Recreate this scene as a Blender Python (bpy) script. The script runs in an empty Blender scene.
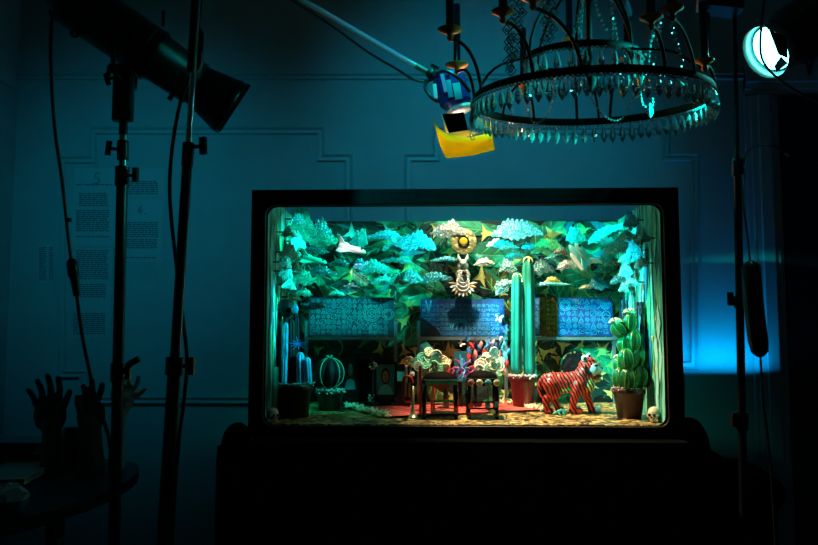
import bpy, math, random
from mathutils import Vector, Matrix, Euler, Quaternion
PI = math.pi
V = Vector
R = random.Random(11)
S = bpy.context.scene
COL = S.collection
F = 795.3
CAM = V((0, 0, 1.35))
PITCH = math.atan((340 - 272.5) / F)
YAW = math.atan((435 - 409) / F)
RM = Euler((PI / 2 + PITCH, 0, YAW)).to_matrix()

def P(px, py, Y):
    """point of the room seen at photo pixel (px, py), Y metres into the room"""
    d = RM @ V((px - 409, 272.5 - py, -F))
    return CAM + d * (Y / d.y)

def PX(n, Y):
    return n * Y / F

# ---------------------------------------------------------------- materials
def mat(name, col, rough=.6, metal=0., var=0., scale=30., stretch=(1, 1, 1), bump=0., spec=.5, alpha=None, sub=None):
    m = bpy.data.materials.new(name); m.use_nodes = True
    nt = m.node_tree; b = nt.nodes['Principled BSDF']
    b.inputs['Base Color'].default_value = (*col, 1)
    b.inputs['Roughness'].default_value = rough
    b.inputs['Metallic'].default_value = metal
    b.inputs['Specular IOR Level'].default_value = spec
    if var or bump:
        tc = nt.nodes.new('ShaderNodeTexCoord'); mp = nt.nodes.new('ShaderNodeMapping')
        mp.inputs['Scale'].default_value = stretch
        n = nt.nodes.new('ShaderNodeTexNoise'); n.inputs['Scale'].default_value = scale
        n.inputs['Detail'].default_value = 4
        nt.links.new(tc.outputs['Object'], mp.inputs[0]); nt.links.new(mp.outputs[0], n.inputs['Vector'])
        if var:
            cr = nt.nodes.new('ShaderNodeValToRGB')
            cr.color_ramp.elements[0].position = .3; cr.color_ramp.elements[1].position = .7
            cr.color_ramp.elements[0].color = (*[c * (1 - var) for c in col], 1)
            cr.color_ramp.elements[1].color = (*[min(1, c * (1 + var)) for c in col], 1)
            nt.links.new(n.outputs['Fac'], cr.inputs[0]); nt.links.new(cr.outputs[0], b.inputs['Base Color'])
        if bump:
            bp = nt.nodes.new('ShaderNodeBump'); bp.inputs['Strength'].default_value = bump
            bp.inputs['Distance'].default_value = .01
            nt.links.new(n.outputs['Fac'], bp.inputs['Height']); nt.links.new(bp.outputs[0], b.inputs['Normal'])
    return m

def emis(name, col, k):
    m = bpy.data.materials.new(name); m.use_nodes = True
    b = m.node_tree.nodes['Principled BSDF']
    b.inputs['Base Color'].default_value = (*col, 1)
    b.inputs['Emission Color'].default_value = (*col, 1); b.inputs['Emission Strength'].default_value = k
    return m

def glitter(name, col, speck, thr=.9, metal=.35, size=420.):
    m = bpy.data.materials.new(name); m.use_nodes = True
    nt = m.node_tree; N = nt.nodes; L = nt.links; b = N['Principled BSDF']
    tc = N.new('ShaderNodeTexCoord')
    v = N.new('ShaderNodeTexVoronoi'); v.inputs['Scale'].default_value = size
    L.new(tc.outputs['Object'], v.inputs['Vector'])
    sp = N.new('ShaderNodeSeparateColor'); L.new(v.outputs['Color'], sp.inputs[0])
    gt = N.new('ShaderNodeMath'); gt.operation = 'GREATER_THAN'; gt.inputs[1].default_value = thr
    L.new(sp.outputs[0], gt.inputs[0])
    cr = N.new('ShaderNodeValToRGB'); cr.color_ramp.elements[0].color = (*[c * .6 for c in col], 1)
    cr.color_ramp.elements[1].color = (*[min(1, c * 1.3) for c in col], 1)
    L.new(sp.outputs[1], cr.inputs[0])
    mx = N.new('ShaderNodeMix'); mx.data_type = 'RGBA'
    L.new(gt.outputs[0], mx.inputs[0]); L.new(cr.outputs[0], mx.inputs[6]); mx.inputs[7].default_value = (*speck, 1)
    L.new(mx.outputs[2], b.inputs['Base Color'])
    b.inputs['Roughness'].default_value = .38; b.inputs['Metallic'].default_value = metal
    ge = N.new('ShaderNodeNewGeometry')
    sub = N.new('ShaderNodeVectorMath'); sub.operation = 'SUBTRACT'; L.new(v.outputs['Color'], sub.inputs[0]); sub.inputs[1].default_value = (.5, .5, .5)
    sc = N.new('ShaderNodeVectorMath'); sc.operation = 'SCALE'; sc.inputs['Scale'].default_value = .7; L.new(sub.outputs[0], sc.inputs[0])
    ad = N.new('ShaderNodeVectorMath'); ad.operation = 'ADD'; L.new(ge.outputs['Normal'], ad.inputs[0]); L.new(sc.outputs[0], ad.inputs[1])
    no = N.new('ShaderNodeVectorMath'); no.operation = 'NORMALIZE'; L.new(ad.outputs[0], no.inputs[0])
    L.new(no.outputs[0], b.inputs['Normal'])
    return m

def glass(name, col=(.9, 1, 1), rough=.03, ior=1.5, trans=.96):
    m = bpy.data.materials.new(name); m.use_nodes = True
    b = m.node_tree.nodes['Principled BSDF']
    b.inputs['Base Color'].default_value = (*col, 1); b.inputs['Roughness'].default_value = rough
    b.inputs['Transmission Weight'].default_value = trans; b.inputs['IOR'].default_value = ior
    return m

MB_BLACK = mat('matte_black', (.0006, .0006, .0008), .95, var=.3, scale=60, spec=.01)
M_BLACKM = mat('black_painted_metal', (.012, .012, .016), .35, metal=.4, var=.2)
M_BLACKP = mat('black_plastic', (.008, .008, .01), .3)
M_CHROME = mat('chrome', (.75, .75, .78), .16, metal=1.)
M_STEEL = mat('brushed_steel', (.45, .45, .48), .3, metal=1., var=.2, scale=80)
M_RUBBER = mat('black_rubber', (.01, .01, .012), .5)
M_IRON = mat('dark_iron', (.006, .005, .004), .7, metal=.1, var=.3, spec=.25)
M_COPPER = mat('copper_pan', (1., .27, .04), .5)
M_CRYST = glass('crystal_glass', (.95, 1, 1), .04, 1.55, .84)
M_WALL = mat('painted_wall', (.42, .45, .46), .85, var=.05, scale=6, bump=.1, spec=.2)
M_TRIM = mat('painted_trim', (.44, .47, .48), .55)
M_FLOOR = mat('dark_floorboards', (.05, .035, .025), .5, var=.4, scale=4, stretch=(1, 8, 1))
M_CEIL = mat('ceiling_plaster', (.35, .35, .36), .85)
M_CLOTH = mat('black_cloth', (.002, .002, .003), .95, var=.3, scale=20, bump=.2, spec=.03)
M_PAPER = mat('paper', (.47, .50, .51), .8)
M_INK = mat('printed_ink', (.15, .17, .19), .8)
M_INKD = mat('marker_ink', (.04, .04, .05), .7)
M_SKIN = mat('skin', (.16, .11, .09), .6, var=.15, scale=60)
M_PSKIN = mat('pale_plaster', (.75, .70, .64), .6, var=.1, scale=50)
M_WOOD = mat('dark_wood', (.03, .02, .016), .4, var=.4, scale=10, stretch=(1, 12, 12))

# ---------------------------------------------------------------- mesh builder
ORG = {}
class MB:
    def __init__(s):
        s.v = []; s.f = []; s.m = []; s.sm = []
    def add(s, vs, fs, mi=0, smooth=False):
        o = len(s.v); s.v += [V(a) for a in vs]
        for f in fs:
            s.f.append([o + i for i in f]); s.m.append(mi); s.sm.append(smooth)
    def box(s, c, size, rot=None, mi=0, taper=1.0):
        c = V(c); hx, hy, hz = size[0] / 2, size[1] / 2, size[2] / 2
        q = []
        for z in (-1, 1):
            t = taper if z > 0 else 1
            for x, y in ((-1, -1), (1, -1), (1, 1), (-1, 1)):
                p = V((x * hx * t, y * hy * t, z * hz))
                if rot is not None: p = rot @ p
                q.append(c + p)
        s.add(q, [(3, 2, 1, 0), (4, 5, 6, 7), (0, 1, 5, 4), (1, 2, 6, 5), (2, 3, 7, 6), (3, 0, 4, 7)], mi)
        return s
    def rbox(s, c, size, r, rot=None, mi=0, n=3):
        """box with rounded vertical edges"""
        c = V(c); hx, hy, hz = size[0] / 2, size[1] / 2, size[2] / 2
        o = []
        for sx, sy, a0 in ((1, 1, 0), (-1, 1, 90), (-1, -1, 180), (1, -1, 270)):
            for k in range(n + 1):
                a = math.radians(a0 + 90 * k / n)
                o.append((sx * (hx - r) + r * math.cos(a), sy * (hy - r) + r * math.sin(a)))
        k = len(o); q = []
        for z, sc in ((-hz, .97), (-hz * .9, 1), (hz * .9, 1), (hz, .97)):
            for x, y in o:
                p = V((x * sc, y * sc, z))
                if rot is not None: p = rot @ p
                q.append(c + p)
        fs = [tuple(range(k - 1, -1, -1)), tuple(range(3 * k, 4 * k))]
        for j in range(3):
            for i in range(k):
                fs.append((j * k + i, j * k + (i + 1) % k, (j + 1) * k + (i + 1) % k, (j + 1) * k + i))
        s.add(q, fs, mi)
        return s
    def tube(s, pts, r, n=8, mi=0, caps=True, smooth=True):
        pts = [V(p) for p in pts]
        rs = r if isinstance(r, (list, tuple)) else [r] * len(pts)
        up = None; rings = []
        for i, p in enumerate(pts):
            t = (pts[min(i + 1, len(pts) - 1)] - pts[max(i - 1, 0)]).normalized()
            if up is None:
                up = t.orthogonal().normalized()
            up = (up - t * up.dot(t))
            up = up.normalized() if up.length > 1e-6 else t.orthogonal().normalized()
            w = t.cross(up)
            rings.append([p + (up * math.cos(2 * PI * k / n) + w * math.sin(2 * PI * k / n)) * rs[i] for k in range(n)])
        q = [a for g in rings for a in g]; fs = []
        for i in range(len(pts) - 1):
            for k in range(n):
                fs.append((i * n + k, i * n + (k + 1) % n, (i + 1) * n + (k + 1) % n, (i + 1) * n + k))
        s.add(q, fs, mi, smooth)
        if caps:
            L = len(pts) - 1
            s.add(rings[0], [tuple(range(n - 1, -1, -1))], mi); s.add(rings[L], [tuple(range(n))], mi)
        return s
    def lathe(s, c, prof, n=24, rot=None, mi=0, ribs=0, amp=0., smooth=True):
        """prof: (radius, height) along local z"""
        c = V(c); q = []; fs = []
        for r, z in prof:
            for k in range(n):
                a = 2 * PI * k / n
                rr = r * (1 + (amp * (abs(math.cos(a * ribs / 2)) - .6) if ribs else 0))
                p = V((rr * math.cos(a), rr * math.sin(a), z))
                if rot is not None: p = rot @ p
                q.append(c + p)
        for i in range(len(prof) - 1):
            for k in range(n):
                fs.append((i * n + k, i * n + (k + 1) % n, (i + 1) * n + (k + 1) % n, (i + 1) * n + k))
        fs.append(tuple(range(n - 1, -1, -1))); fs.append(tuple(range((len(prof) - 1) * n, len(prof) * n)))
        s.add(q, fs, mi, smooth)
        return s
    def ball(s, c, rad, n=12, m=8, rot=None, mi=0, ribs=0, amp=0., smooth=True):
        if not isinstance(rad, (tuple, list, Vector)): rad = (rad,) * 3
        c = V(c); q = []; fs = []
        for j in range(m + 1):
            t = PI * (j + .02) / (m + .04) 
            for k in range(n):
                a = 2 * PI * k / n
                rr = math.sin(t) * (1 + (amp * (abs(math.cos(a * ribs / 2)) - .6) if ribs else 0))
                p = V((rad[0] * rr * math.cos(a), rad[1] * rr * math.sin(a), -rad[2] * math.cos(t)))
                if rot is not None: p = rot @ p
                q.append(c + p)
        for j in range(m):
            for k in range(n):
                fs.append((j * n + k, j * n + (k + 1) % n, (j + 1) * n + (k + 1) % n, (j + 1) * n + k))
        fs.append(tuple(range(n - 1, -1, -1))); fs.append(tuple(range(m * n, (m + 1) * n)))
        s.add(q, fs, mi, smooth)
        return s
    def plate(s, pts, d, mi=0, puff=None):
        """outline (world points, planar) extruded by vector d; optional puffed front centre"""
        pts = [V(p) for p in pts]; d = V(d); k = len(pts)
        q = pts + [p + d for p in pts]
        fs = [(i, (i + 1) % k, k + (i + 1) % k, k + i) for i in range(k)]
        c = sum(pts, V()) / k
        if puff is None:
            fs += [tuple(range(k - 1, -1, -1)), tuple(range(k, 2 * k))]
        else:
            q += [c - V(puff), c + d]
            fs += [(2 * k, (i + 1) % k, i) for i in range(k)] + [(2 * k + 1, k + i, k + (i + 1) % k) for i in range(k)]
        s.add(q, fs, mi)
        return s
    def ring(s, c, r, rt, n=40, rot=None, mi=0, h=None, m=6):
        """torus in local xy; h = height of an oval section"""
        c = V(c); q = []; fs = []
        for k in range(n):
            a = 2 * PI * k / n
            for j in range(m):
                b = 2 * PI * j / m
                p = V(((r + rt * math.cos(b)) * math.cos(a), (r + rt * math.cos(b)) * math.sin(a), (h or rt) * math.sin(b)))
                if rot is not None: p = rot @ p
                q.append(c + p)
        for k in range(n):
            for j in range(m):
                fs.append((k * m + j, ((k + 1) % n) * m + j, ((k + 1) % n) * m + (j + 1) % m, k * m + (j + 1) % m))
        s.add(q, fs, mi, True)
        return s
    def mesh(s, name, mats, org=V()):
        me = bpy.data.meshes.new(name)
        me.from_pydata([tuple(a - org) for a in s.v], [], s.f)
        for m in (mats if isinstance(mats, (list, tuple)) else [mats]): me.materials.append(m)
        me.polygons.foreach_set('material_index', s.m); me.polygons.foreach_set('use_smooth', s.sm)
        me.update()
        return me
    def build(s, name, mats, parent=None, org=None, weld=False):
        if org is None: org = ORG[parent.name] if parent is not None else V()
        me = s.mesh(name, mats, org)
        o = bpy.data.objects.new(name, me); COL.objects.link(o)
        if parent is not None: o.parent = parent
        else: o.location = org
        ORG[o.name] = org
        if weld:
            w = o.modifiers.new('weld', 'WELD'); w.merge_threshold = 1e-4
        return o

def tag(o, label, cat, group=None, kind=None):
    o['label'] = label; o['category'] = cat
    if group: o['group'] = group
    if kind: o['kind'] = kind
    return o

def thing(name, label, cat, loc=(0, 0, 0), group=None):
    o = bpy.data.objects.new(name, None); COL.objects.link(o)
    o.location = loc; o.empty_display_size = .05
    ORG[o.name] = V(loc)
    return tag(o, label, cat, group)

def struct(o, label=None):
    o['kind'] = 'structure'
    if label: o['label'] = label
    return o

def organic(mb, name, mats, parent=None, org=None, voxel=.004, smooth=4):
    """fuse overlapping closed shapes into one continuous skin"""
    o = mb.build(name, mats, parent, org)
    r = o.modifiers.new('remesh', 'REMESH'); r.mode = 'VOXEL'; r.voxel_size = voxel; r.use_smooth_shade = True
    if smooth:
        k = o.modifiers.new('smooth', 'SMOOTH'); k.iterations = smooth; k.factor = .5
    dg = bpy.context.evaluated_depsgraph_get(); dg.update()
    me = bpy.data.meshes.new_from_object(o.evaluated_get(dg), depsgraph=dg)
    o.modifiers.clear(); old = o.data; o.data = me; me.name = name
    if not me.materials:
        for m in (mats if isinstance(mats, (list, tuple)) else [mats]): me.materials.append(m)
    bpy.data.meshes.remove(old)
    return o

def align(z, hint=V((0, 1, 0))):
    """rotation matrix whose local z is z"""
    z = V(z).normalized(); x = V(hint).cross(z)
    if x.length < 1e-4: x = z.orthogonal()
    x.normalize(); y = z.cross(x)
    return Matrix((x, y, z)).transposed()

def bez(a, b, c, d, n=14):
    a, b, c, d = V(a), V(b), V(c), V(d)
    return [a * (1 - t) ** 3 + b * 3 * t * (1 - t) ** 2 + c * 3 * t * t * (1 - t) + d * t ** 3 for t in [i / n for i in range(n + 1)]]

def smooth_path(pts, n=6):
    pts = [V(p) for p in pts]; out = []
    for i in range(len(pts) - 1):
        p0 = pts[max(i - 1, 0)]; p1 = pts[i]; p2 = pts[i + 1]; p3 = pts[min(i + 2, len(pts) - 1)]
        for k in range(n):
            t = k / n
            out.append(.5 * ((2 * p1) + (p2 - p0) * t + (2 * p0 - 5 * p1 + 4 * p2 - p3) * t * t + (3 * p1 - p0 - 3 * p2 + p3) * t ** 3))
    out.append(pts[-1]); return out

# ---------------------------------------------------------------- camera and view
cd = bpy.data.cameras.new('camera'); co = bpy.data.objects.new('camera', cd); COL.objects.link(co)
co.location = CAM; co.rotation_euler = (PI / 2 + PITCH, 0, YAW)
cd.sensor_width = 36; cd.lens = 36 * F / 818; cd.clip_start = .05
S.camera = co
S.view_settings.view_transform = 'Standard'; S.view_settings.look = 'None'; S.view_settings.gamma = 1
S.view_settings.exposure = 0; S.view_settings.use_curve_mapping = False
w = bpy.data.worlds.new('world'); S.world = w; w.use_nodes = True
w.node_tree.nodes['Background'].inputs[0].default_value = (.0, .05, .12, 1)
w.node_tree.nodes['Background'].inputs[1].default_value = .02
try:
    S.cycles.use_denoising = True; S.cycles.caustics_refractive = False; S.cycles.caustics_reflective = False
    S.cycles.sample_clamp_indirect = 4; S.cycles.max_bounces = 8; S.cycles.transmission_bounces = 6
except Exception: pass

# ---------------------------------------------------------------- the room
WY = 3.70
xl = P(13, 200, WY).x; xr = 2.6; ZC = 3.35
struct(MB().box(((xl + xr) / 2, WY + .06, ZC / 2), (xr - xl + .2, .12, ZC)).build('wall_back', M_WALL))
struct(MB().box((xl - .06, WY / 2 - .6, ZC / 2), (.12, WY + 2.0, ZC)).build('wall_left', M_WALL))
struct(MB().box((xr + .06, WY / 2 - .6, ZC / 2), (.12, WY + 2.0, ZC)).build('wall_right', M_WALL))
struct(MB().box(((xl + xr) / 2, -1.66, ZC / 2), (xr - xl + .2, .12, ZC)).build('wall_front', M_WALL))
struct(MB().box(((xl + xr) / 2, 1, -.05), (xr - xl + .2, 5.6, .1)).build('floor', M_FLOOR))
struct(MB().box(((xl + xr) / 2, 1, ZC + .05), (xr - xl + .2, 5.6, .1)).build('ceiling', M_CEIL))

def moulding(path, name, w=.036, closed=False):
    """panel moulding with two rounded beads, swept with mitred corners along a path on the back wall"""
    pts = [P(a, b, WY) for a, b in path]; pts = [(p.x, p.z) for p in pts]; n = len(pts)
    prof = [(-.5, 0), (-.5, .010), (-.42, .018), (-.30, .018), (-.22, .007), (.10, .006), (.16, .014), (.34, .022), (.46, .014), (.5, 0)]
    rows = []
    for i in range(n):
        def dr(a, b):
            dx, dz = b[0] - a[0], b[1] - a[1]; L = math.hypot(dx, dz); return (dx / L, dz / L)
        if closed or 0 < i < n - 1: d0 = dr(pts[i - 1], pts[i]); d1 = dr(pts[i], pts[(i + 1) % n])
        elif i == 0: d0 = d1 = dr(pts[0], pts[1])
        else: d0 = d1 = dr(pts[-2], pts[-1])
        n0 = (-d0[1], d0[0]); n1 = (-d1[1], d1[0]); mx, mz = n0[0] + n1[0], n0[1] + n1[1]
        k = 2 / (mx * mx + mz * mz); mx *= k; mz *= k
        rows.append([V((pts[i][0] + mx * o * w, WY - dp, pts[i][1] + mz * o * w)) for o, dp in prof])
    m_ = len(prof); q = [a for r_ in rows for a in r_]; fs = []
    for i in range(n if closed else n - 1):
        for j in range(m_ - 1): fs.append((i * m_ + j, ((i + 1) % n) * m_ + j, ((i + 1) % n) * m_ + j + 1, i * m_ + j + 1))
    mb = MB(); mb.add(q, fs, 0, False)
    return struct(mb.build(name, M_TRIM))
moulding([(-5, 77), (745, 77)], 'trim_1', .03)
moulding([(84, 400), (84, 374), (62, 374), (62, 160), (93, 160), (93, 131), (321, 131), (321, 158), (349, 158), (349, 374), (327, 374), (327, 400)], 'trim_2', .036, True)
moulding([(430, 400), (430, 374), (408, 374), (408, 158), (436, 158), (436, 131), (665, 131), (665, 158), (694, 158), (694, 366), (678, 366), (678, 400)], 'trim_3', .036, True)
# doorway at the right with a dark leaf
dx0, dx1 = P(782, 200, WY).x, P(782, 200, WY).x + .92
dz = P(780, 97, WY).z
mb = MB()
for k, (ww, dp) in enumerate(((.15, .02), (.11, .035), (.05, .05))):
    mb.box((dx0 - .085, WY - dp / 2, dz / 2), (ww, dp, dz + .0)); mb.box((dx1 + .085, WY - dp / 2, dz / 2), (ww, dp, dz))
    mb.box(((dx0 + dx1) / 2, WY - dp / 2, dz + .085), (dx1 - dx0 + .32, dp, ww))
struct(mb.build('trim_6', M_TRIM))
d = struct(MB().box(((dx0 + dx1) / 2, WY - .012, dz / 2), (dx1 - dx0, .024, dz)).build('door_1', mat('dark_door', (.004, .004, .006), .6)))
struct(MB().box(((xl + dx0 - .2) / 2, WY - .01, .07), (dx0 - xl - .2, .02, .14)).build('baseboard_back', M_TRIM))
struct(MB().box((xl + .01, 1.2, 2.57), (.02, 4.9, .05)).build('trim_7', M_TRIM))
# ---------------------------------------------------------------- the lit display box
YF, YB = 2.40, 3.02
ax0 = P(262.8, 315, YF).x; ax1 = P(668, 315, YF).x
az1 = P(466, 203.3, YF).z; az0 = P(466, 427.5, YF).z
ox0 = P(250, 300, YF).x; ox1 = P(681.5, 300, YF).x
oz1 = P(466, 188.6, YF).z; oz0 = P(466, 438, YF).z
TZ = oz0                                   # top of the table under the box
zb1 = P(460, 221, YB).z
zfF = P(460, 424.5, YF + .06).z; zfB = P(460, 402, YB).z
def floor_z(Y): return zfF + (zfB - zfF) * (Y - YF - .06) / (YB - YF - .06)
def on_floor(px, py):
    """point of the display floor seen at photo pixel"""
    lo, hi = YF + .02, YB + .1
    for _ in range(40):
        m = (lo + hi) / 2
        if P(px, py, m).z > floor_z(m): hi = m
        else: lo = m
    # ray is above the floor near the camera, below it beyond: find where it meets
    return V((P(px, py, lo).x, lo, floor_z(lo)))
def on_floor(px, py):
    best = min((abs(P(px, py, YF + .02 + i * .002).z - floor_z(YF + .02 + i * .002)), YF + .02 + i * .002) for i in range(330))
    Y = best[1]; return V((P(px, py, Y).x, Y, floor_z(Y)))
def fl(px, Y):
    return V((P(px, 400, Y).x, Y, floor_z(Y)))

box = thing('display_box', 'long black-framed display box with rounded window, painted jungle interior, on black-draped table', 'display box', ((ax0 + ax1) / 2, YF + .3, TZ))
# frame
ri = .032; N = 8
inner = []; outer = []
for cx, cz, sx, sz, a0, oc in ((ax1 - ri, az1 - ri, 1, 1, 0, (ox1, oz1)), (ax0 + ri, az1 - ri, -1, 1, 90, (ox0, oz1)),
                               (ax0 + ri, az0 + ri, -1, -1, 180, (ox0, oz0)), (ax1 - ri, az0 + ri, 1, -1, 270, (ox1, oz0))):
    for k in range(N + 1):
        a = math.radians(a0 + 90 * k / N)
        inner.append((cx + ri * math.cos(a), cz + ri * math.sin(a))); outer.append(oc)
K = len(inner); D = .055
q = [V((x, YF, z)) for x, z in inner] + [V((x, YF, z)) for x, z in outer] + [V((x, YF + D, z)) for x, z in inner] + [V((x, YF + D, z)) for x, z in outer]
fs = []
for i in range(K):
    j = (i + 1) % K
    fs += [(i, j, K + j, K + i), (i, 2 * K + i, 2 * K + j, j), (K + i, K + j, 3 * K + j, 3 * K + i), (2 * K + i, 3 * K + i, 3 * K + j, 2 * K + j)]
mb = MB(); mb.add(q, fs); fo = mb.build('frame', MB_BLACK, box, weld=True)
mb = MB()
pts = [V((x, YF + .012, z)) for x, z in inner]; pts.append(pts[0])
mb.tube(pts, .0035, 6, caps=False)
mb.build('window_bead', mat('worn_bronze_bead', (.05, .03, .02), .5, metal=.3, var=.8, scale=12), box)
# scuffs of bare wood along the outer top edge
# outer case: side boards, bottom
TH = .012
M_CASE = MB_BLACK
mb = MB()
mb.box(((ax0 + ax1) / 2, (YF + D + YB) / 2, (TZ + floor_z(2.75)) / 2 - .03), (ax1 - ax0 + .06, YB - YF - D, .03)).build('base_board', M_CASE, box)

# --- painted side walls
def streak_mat(name, cols, zscale=6, xs=70):
    m = bpy.data.materials.new(name); m.use_nodes = True
    nt = m.node_tree; Nn = nt.nodes; L = nt.links; b = Nn['Principled BSDF']
    tc = Nn.new('ShaderNodeTexCoord'); mp = Nn.new('ShaderNodeMapping'); mp.inputs['Scale'].default_value = (xs, xs, zscale)
    n = Nn.new('ShaderNodeTexNoise'); n.inputs['Scale'].default_value = 1; n.inputs['Detail'].default_value = 5; n.inputs['Distortion'].default_value = .6
    cr = Nn.new('ShaderNodeValToRGB'); cr.color_ramp.interpolation = 'LINEAR'
    while len(cr.color_ramp.elements) < len(cols): cr.color_ramp.elements.new(.5)
    for i, c in enumerate(cols):
        cr.color_ramp.elements[i].position = .3 + .42 * i / (len(cols) - 1); cr.color_ramp.elements[i].color = (*c, 1)
    L.new(tc.outputs['Object'], mp.inputs[0]); L.new(mp.outputs[0], n.inputs['Vector']); L.new(n.outputs['Fac'], cr.inputs[0]); L.new(cr.outputs[0], b.inputs['Base Color'])
    bp = Nn.new('ShaderNodeBump'); bp.inputs['Strength'].default_value = .5; bp.inputs['Distance'].default_value = .003
    L.new(n.outputs['Fac'], bp.inputs['Height']); L.new(bp.outputs[0], b.inputs['Normal'])
    b.inputs['Roughness'].default_value = .6
    return m
M_STREAK = streak_mat('streaked_green_paint', [(.002, .02, .05), (.02, .16, .22), (.05, .50, .34), (.30, .85, .65), (.02, .22, .36)], 4, 38)

GP = [mat('leaf_paint_' + n, c, .55, var=.35, scale=45, stretch=(1, 1, .5)) for n, c in (
    ('deep', (.002, .012, .012)), ('shadow', (.006, .045, .035)), ('green', (.02, .20, .11)), ('emerald', (.03, .40, .21)),
    ('lime', (.12, .62, .24)), ('blue', (.02, .24, .38)), ('mint', (.30, .85, .72)), ('gold', (.92, .68, .20)), ('olive', (.09, .10, .02)))]
def leaf_shape(mb, fr, cx, cy, L, W, ang, off, c1, c2, cm, bend=.15):
    """painted leaf of two halves, a midrib and side veins. fr maps (u, v, out) to space"""
    ca, sa = math.cos(ang), math.sin(ang)
    def T(t, s, o):
        x = (t - .5) * L; y = s + bend * L * (4 * (t - .5) ** 2 - 1) * .5
        return fr(cx + x * ca - y * sa, cy + x * sa + y * ca, o)
    n = 7
    mid = [T(i / n, 0, off) for i in range(n + 1)]
    for sg, c in ((1, c1), (-1, c2)):
        ed = [T(i / n, sg * W / 2 * math.sin(PI * (i / n) ** .8) ** .8, off) for i in range(1, n)]
        poly = mid + ed[::-1]
        mb.add(poly, [tuple(range(len(poly))) if sg > 0 else tuple(range(len(poly) - 1, -1, -1))], c)
        for k in range(1, 5):
            t = k / 5.5
            s1 = sg * W * .42 * math.sin(PI * min(1, t + .12) ** .8)
            a, b_ = T(t, 0, off + .00006), T(t + .12, s1, off + .00006); b2 = T(t + .15, s1 * .97, off + .00006)
            mb.add([a, b_, b2], [(0, 1, 2)], cm)
    w = W * .035 + .4
    mb.add([T(0, w / 2, off + .0001), T(1, 0, off + .0001), T(0, -w / 2, off + .0001)], [(0, 1, 2)], cm)

def star_shape(mb, fr, cx, cy, r, rot, off, c, arms=None):
    arms = arms or [(0, 1.0), (1.5, .65), (2.5, 1.0), (3.9, .9), (5.1, .55)]
    pts = []
    for i, (a, L) in enumerate(arms):
        a2, L2 = arms[(i + 1) % len(arms)]
        if i == len(arms) - 1: a2 += 2 * PI
        pts.append((a, r * L)); pts.append(((a + a2) / 2, r * .30))
    poly = [fr(cx + l * math.cos(a + rot), cy + l * math.sin(a + rot), off) for a, l in pts]
    cc = fr(cx, cy, off); n = len(poly)
    mb.add(poly + [cc], [(i, (i + 1) % n, n) for i in range(n)], c)

def fr_back(u, v, o):                       # u, v in photo-sized units across the back wall
    u = min(max(u, 301), 619.5); v = min(max(v, 221.6), 403)
    p = P(u, v, YB - .0005); return V((p.x, p.y - o, p.z))
mb = MB()
mb.box(((ax0 + ax1) / 2, YB + TH / 2, (zb1 + TZ) / 2), (ax1 - ax0 + 2 * TH, TH, zb1 - TZ), mi=0)
rr = random.Random(5)
off = .0002
x0_, x1_ = 301.5, 618.5
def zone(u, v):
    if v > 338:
        return [(1, .35), (0, .3), (2, .22), (3, .05), (8, .08)] if u > 400 else [(1, .5), (0, .5)]  # lower left leaves darker, shade of the box put into their colour
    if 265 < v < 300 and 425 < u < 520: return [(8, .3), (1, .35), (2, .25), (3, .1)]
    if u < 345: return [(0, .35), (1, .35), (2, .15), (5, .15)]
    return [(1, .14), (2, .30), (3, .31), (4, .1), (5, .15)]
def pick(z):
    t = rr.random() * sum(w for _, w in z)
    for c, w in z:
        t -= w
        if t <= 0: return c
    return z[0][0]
def clampv(v): return v
for i in range(520):
    L = rr.uniform(24, 74); W = L * rr.uniform(.22, .42); a = rr.uniform(-1.2, 1.2) + (PI if rr.random() < .5 else 0)
    ex = ey = 4
    u = rr.uniform(x0_ + ex, x1_ - ex); v = rr.uniform(222 + ey, 402 - ey)
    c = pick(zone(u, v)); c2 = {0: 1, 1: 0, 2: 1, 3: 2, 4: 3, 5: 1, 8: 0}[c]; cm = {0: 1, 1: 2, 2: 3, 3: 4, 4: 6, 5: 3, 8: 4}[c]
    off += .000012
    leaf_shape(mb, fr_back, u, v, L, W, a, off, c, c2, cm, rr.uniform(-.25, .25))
    off += .00001
off += .0002
STARS = [(485, 233, 11, 0), (551, 232, 12, .2), (450, 252, 10, .9), (352, 232, 11, 1.6), (350, 278, 9, 1.3), (583, 229, 8, .4), (407, 268, 8, 2), (437, 228, 9, 2.2),
         (477, 258, 9, 2.8), (455, 270, 9, .7), (481, 277, 12, 1.5), (501, 293, 8, 3.6), (513, 262, 9, .3), (368, 293, 9, .5), (390, 300, 10, 1.8), (373, 322, 7, 2), (404, 322, 10, .8), (409, 304, 9, 2.9),
         (448, 353, 11, 1.55), (431, 352, 9, 1.1), (441, 362, 8, 2.5), (470, 350, 8, .2), (500, 340, 8, 2.2), (512, 346, 9, .9), (508, 372, 10, 1.6), (506, 393, 8, .6), (425, 375, 9, 1.7),
         (543, 353, 9, .4), (555, 377, 8, 2), (580, 346, 8, 1.2), (602, 350, 9, .9), (611, 365, 8, 1.4), (600, 374, 7, 2.6), (609, 393, 8, .8), (592, 385, 7, 2.2), (545, 292, 8, 1), (572, 290, 7, .3), (597, 300, 7, 2), (560, 268, 7, 1.1),
         (405, 352, 8, 1.9), (380, 350, 9, 1.5), (407, 372, 10, .8), (318, 350, 7, .5), (322, 324, 8, 1.4), (313, 280, 7, .6), (338, 262, 7, 2.1), (414, 392, 7, 1.2), (532, 378, 8, .5), (388, 228, 8, .3), (521, 305, 8, 1.2), (604, 228, 7, 1)]
for k in range(26): STARS.append((rr.uniform(402, 617), rr.uniform(343, 398), rr.uniform(6, 9.5), rr.uniform(0, 6)))
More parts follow.
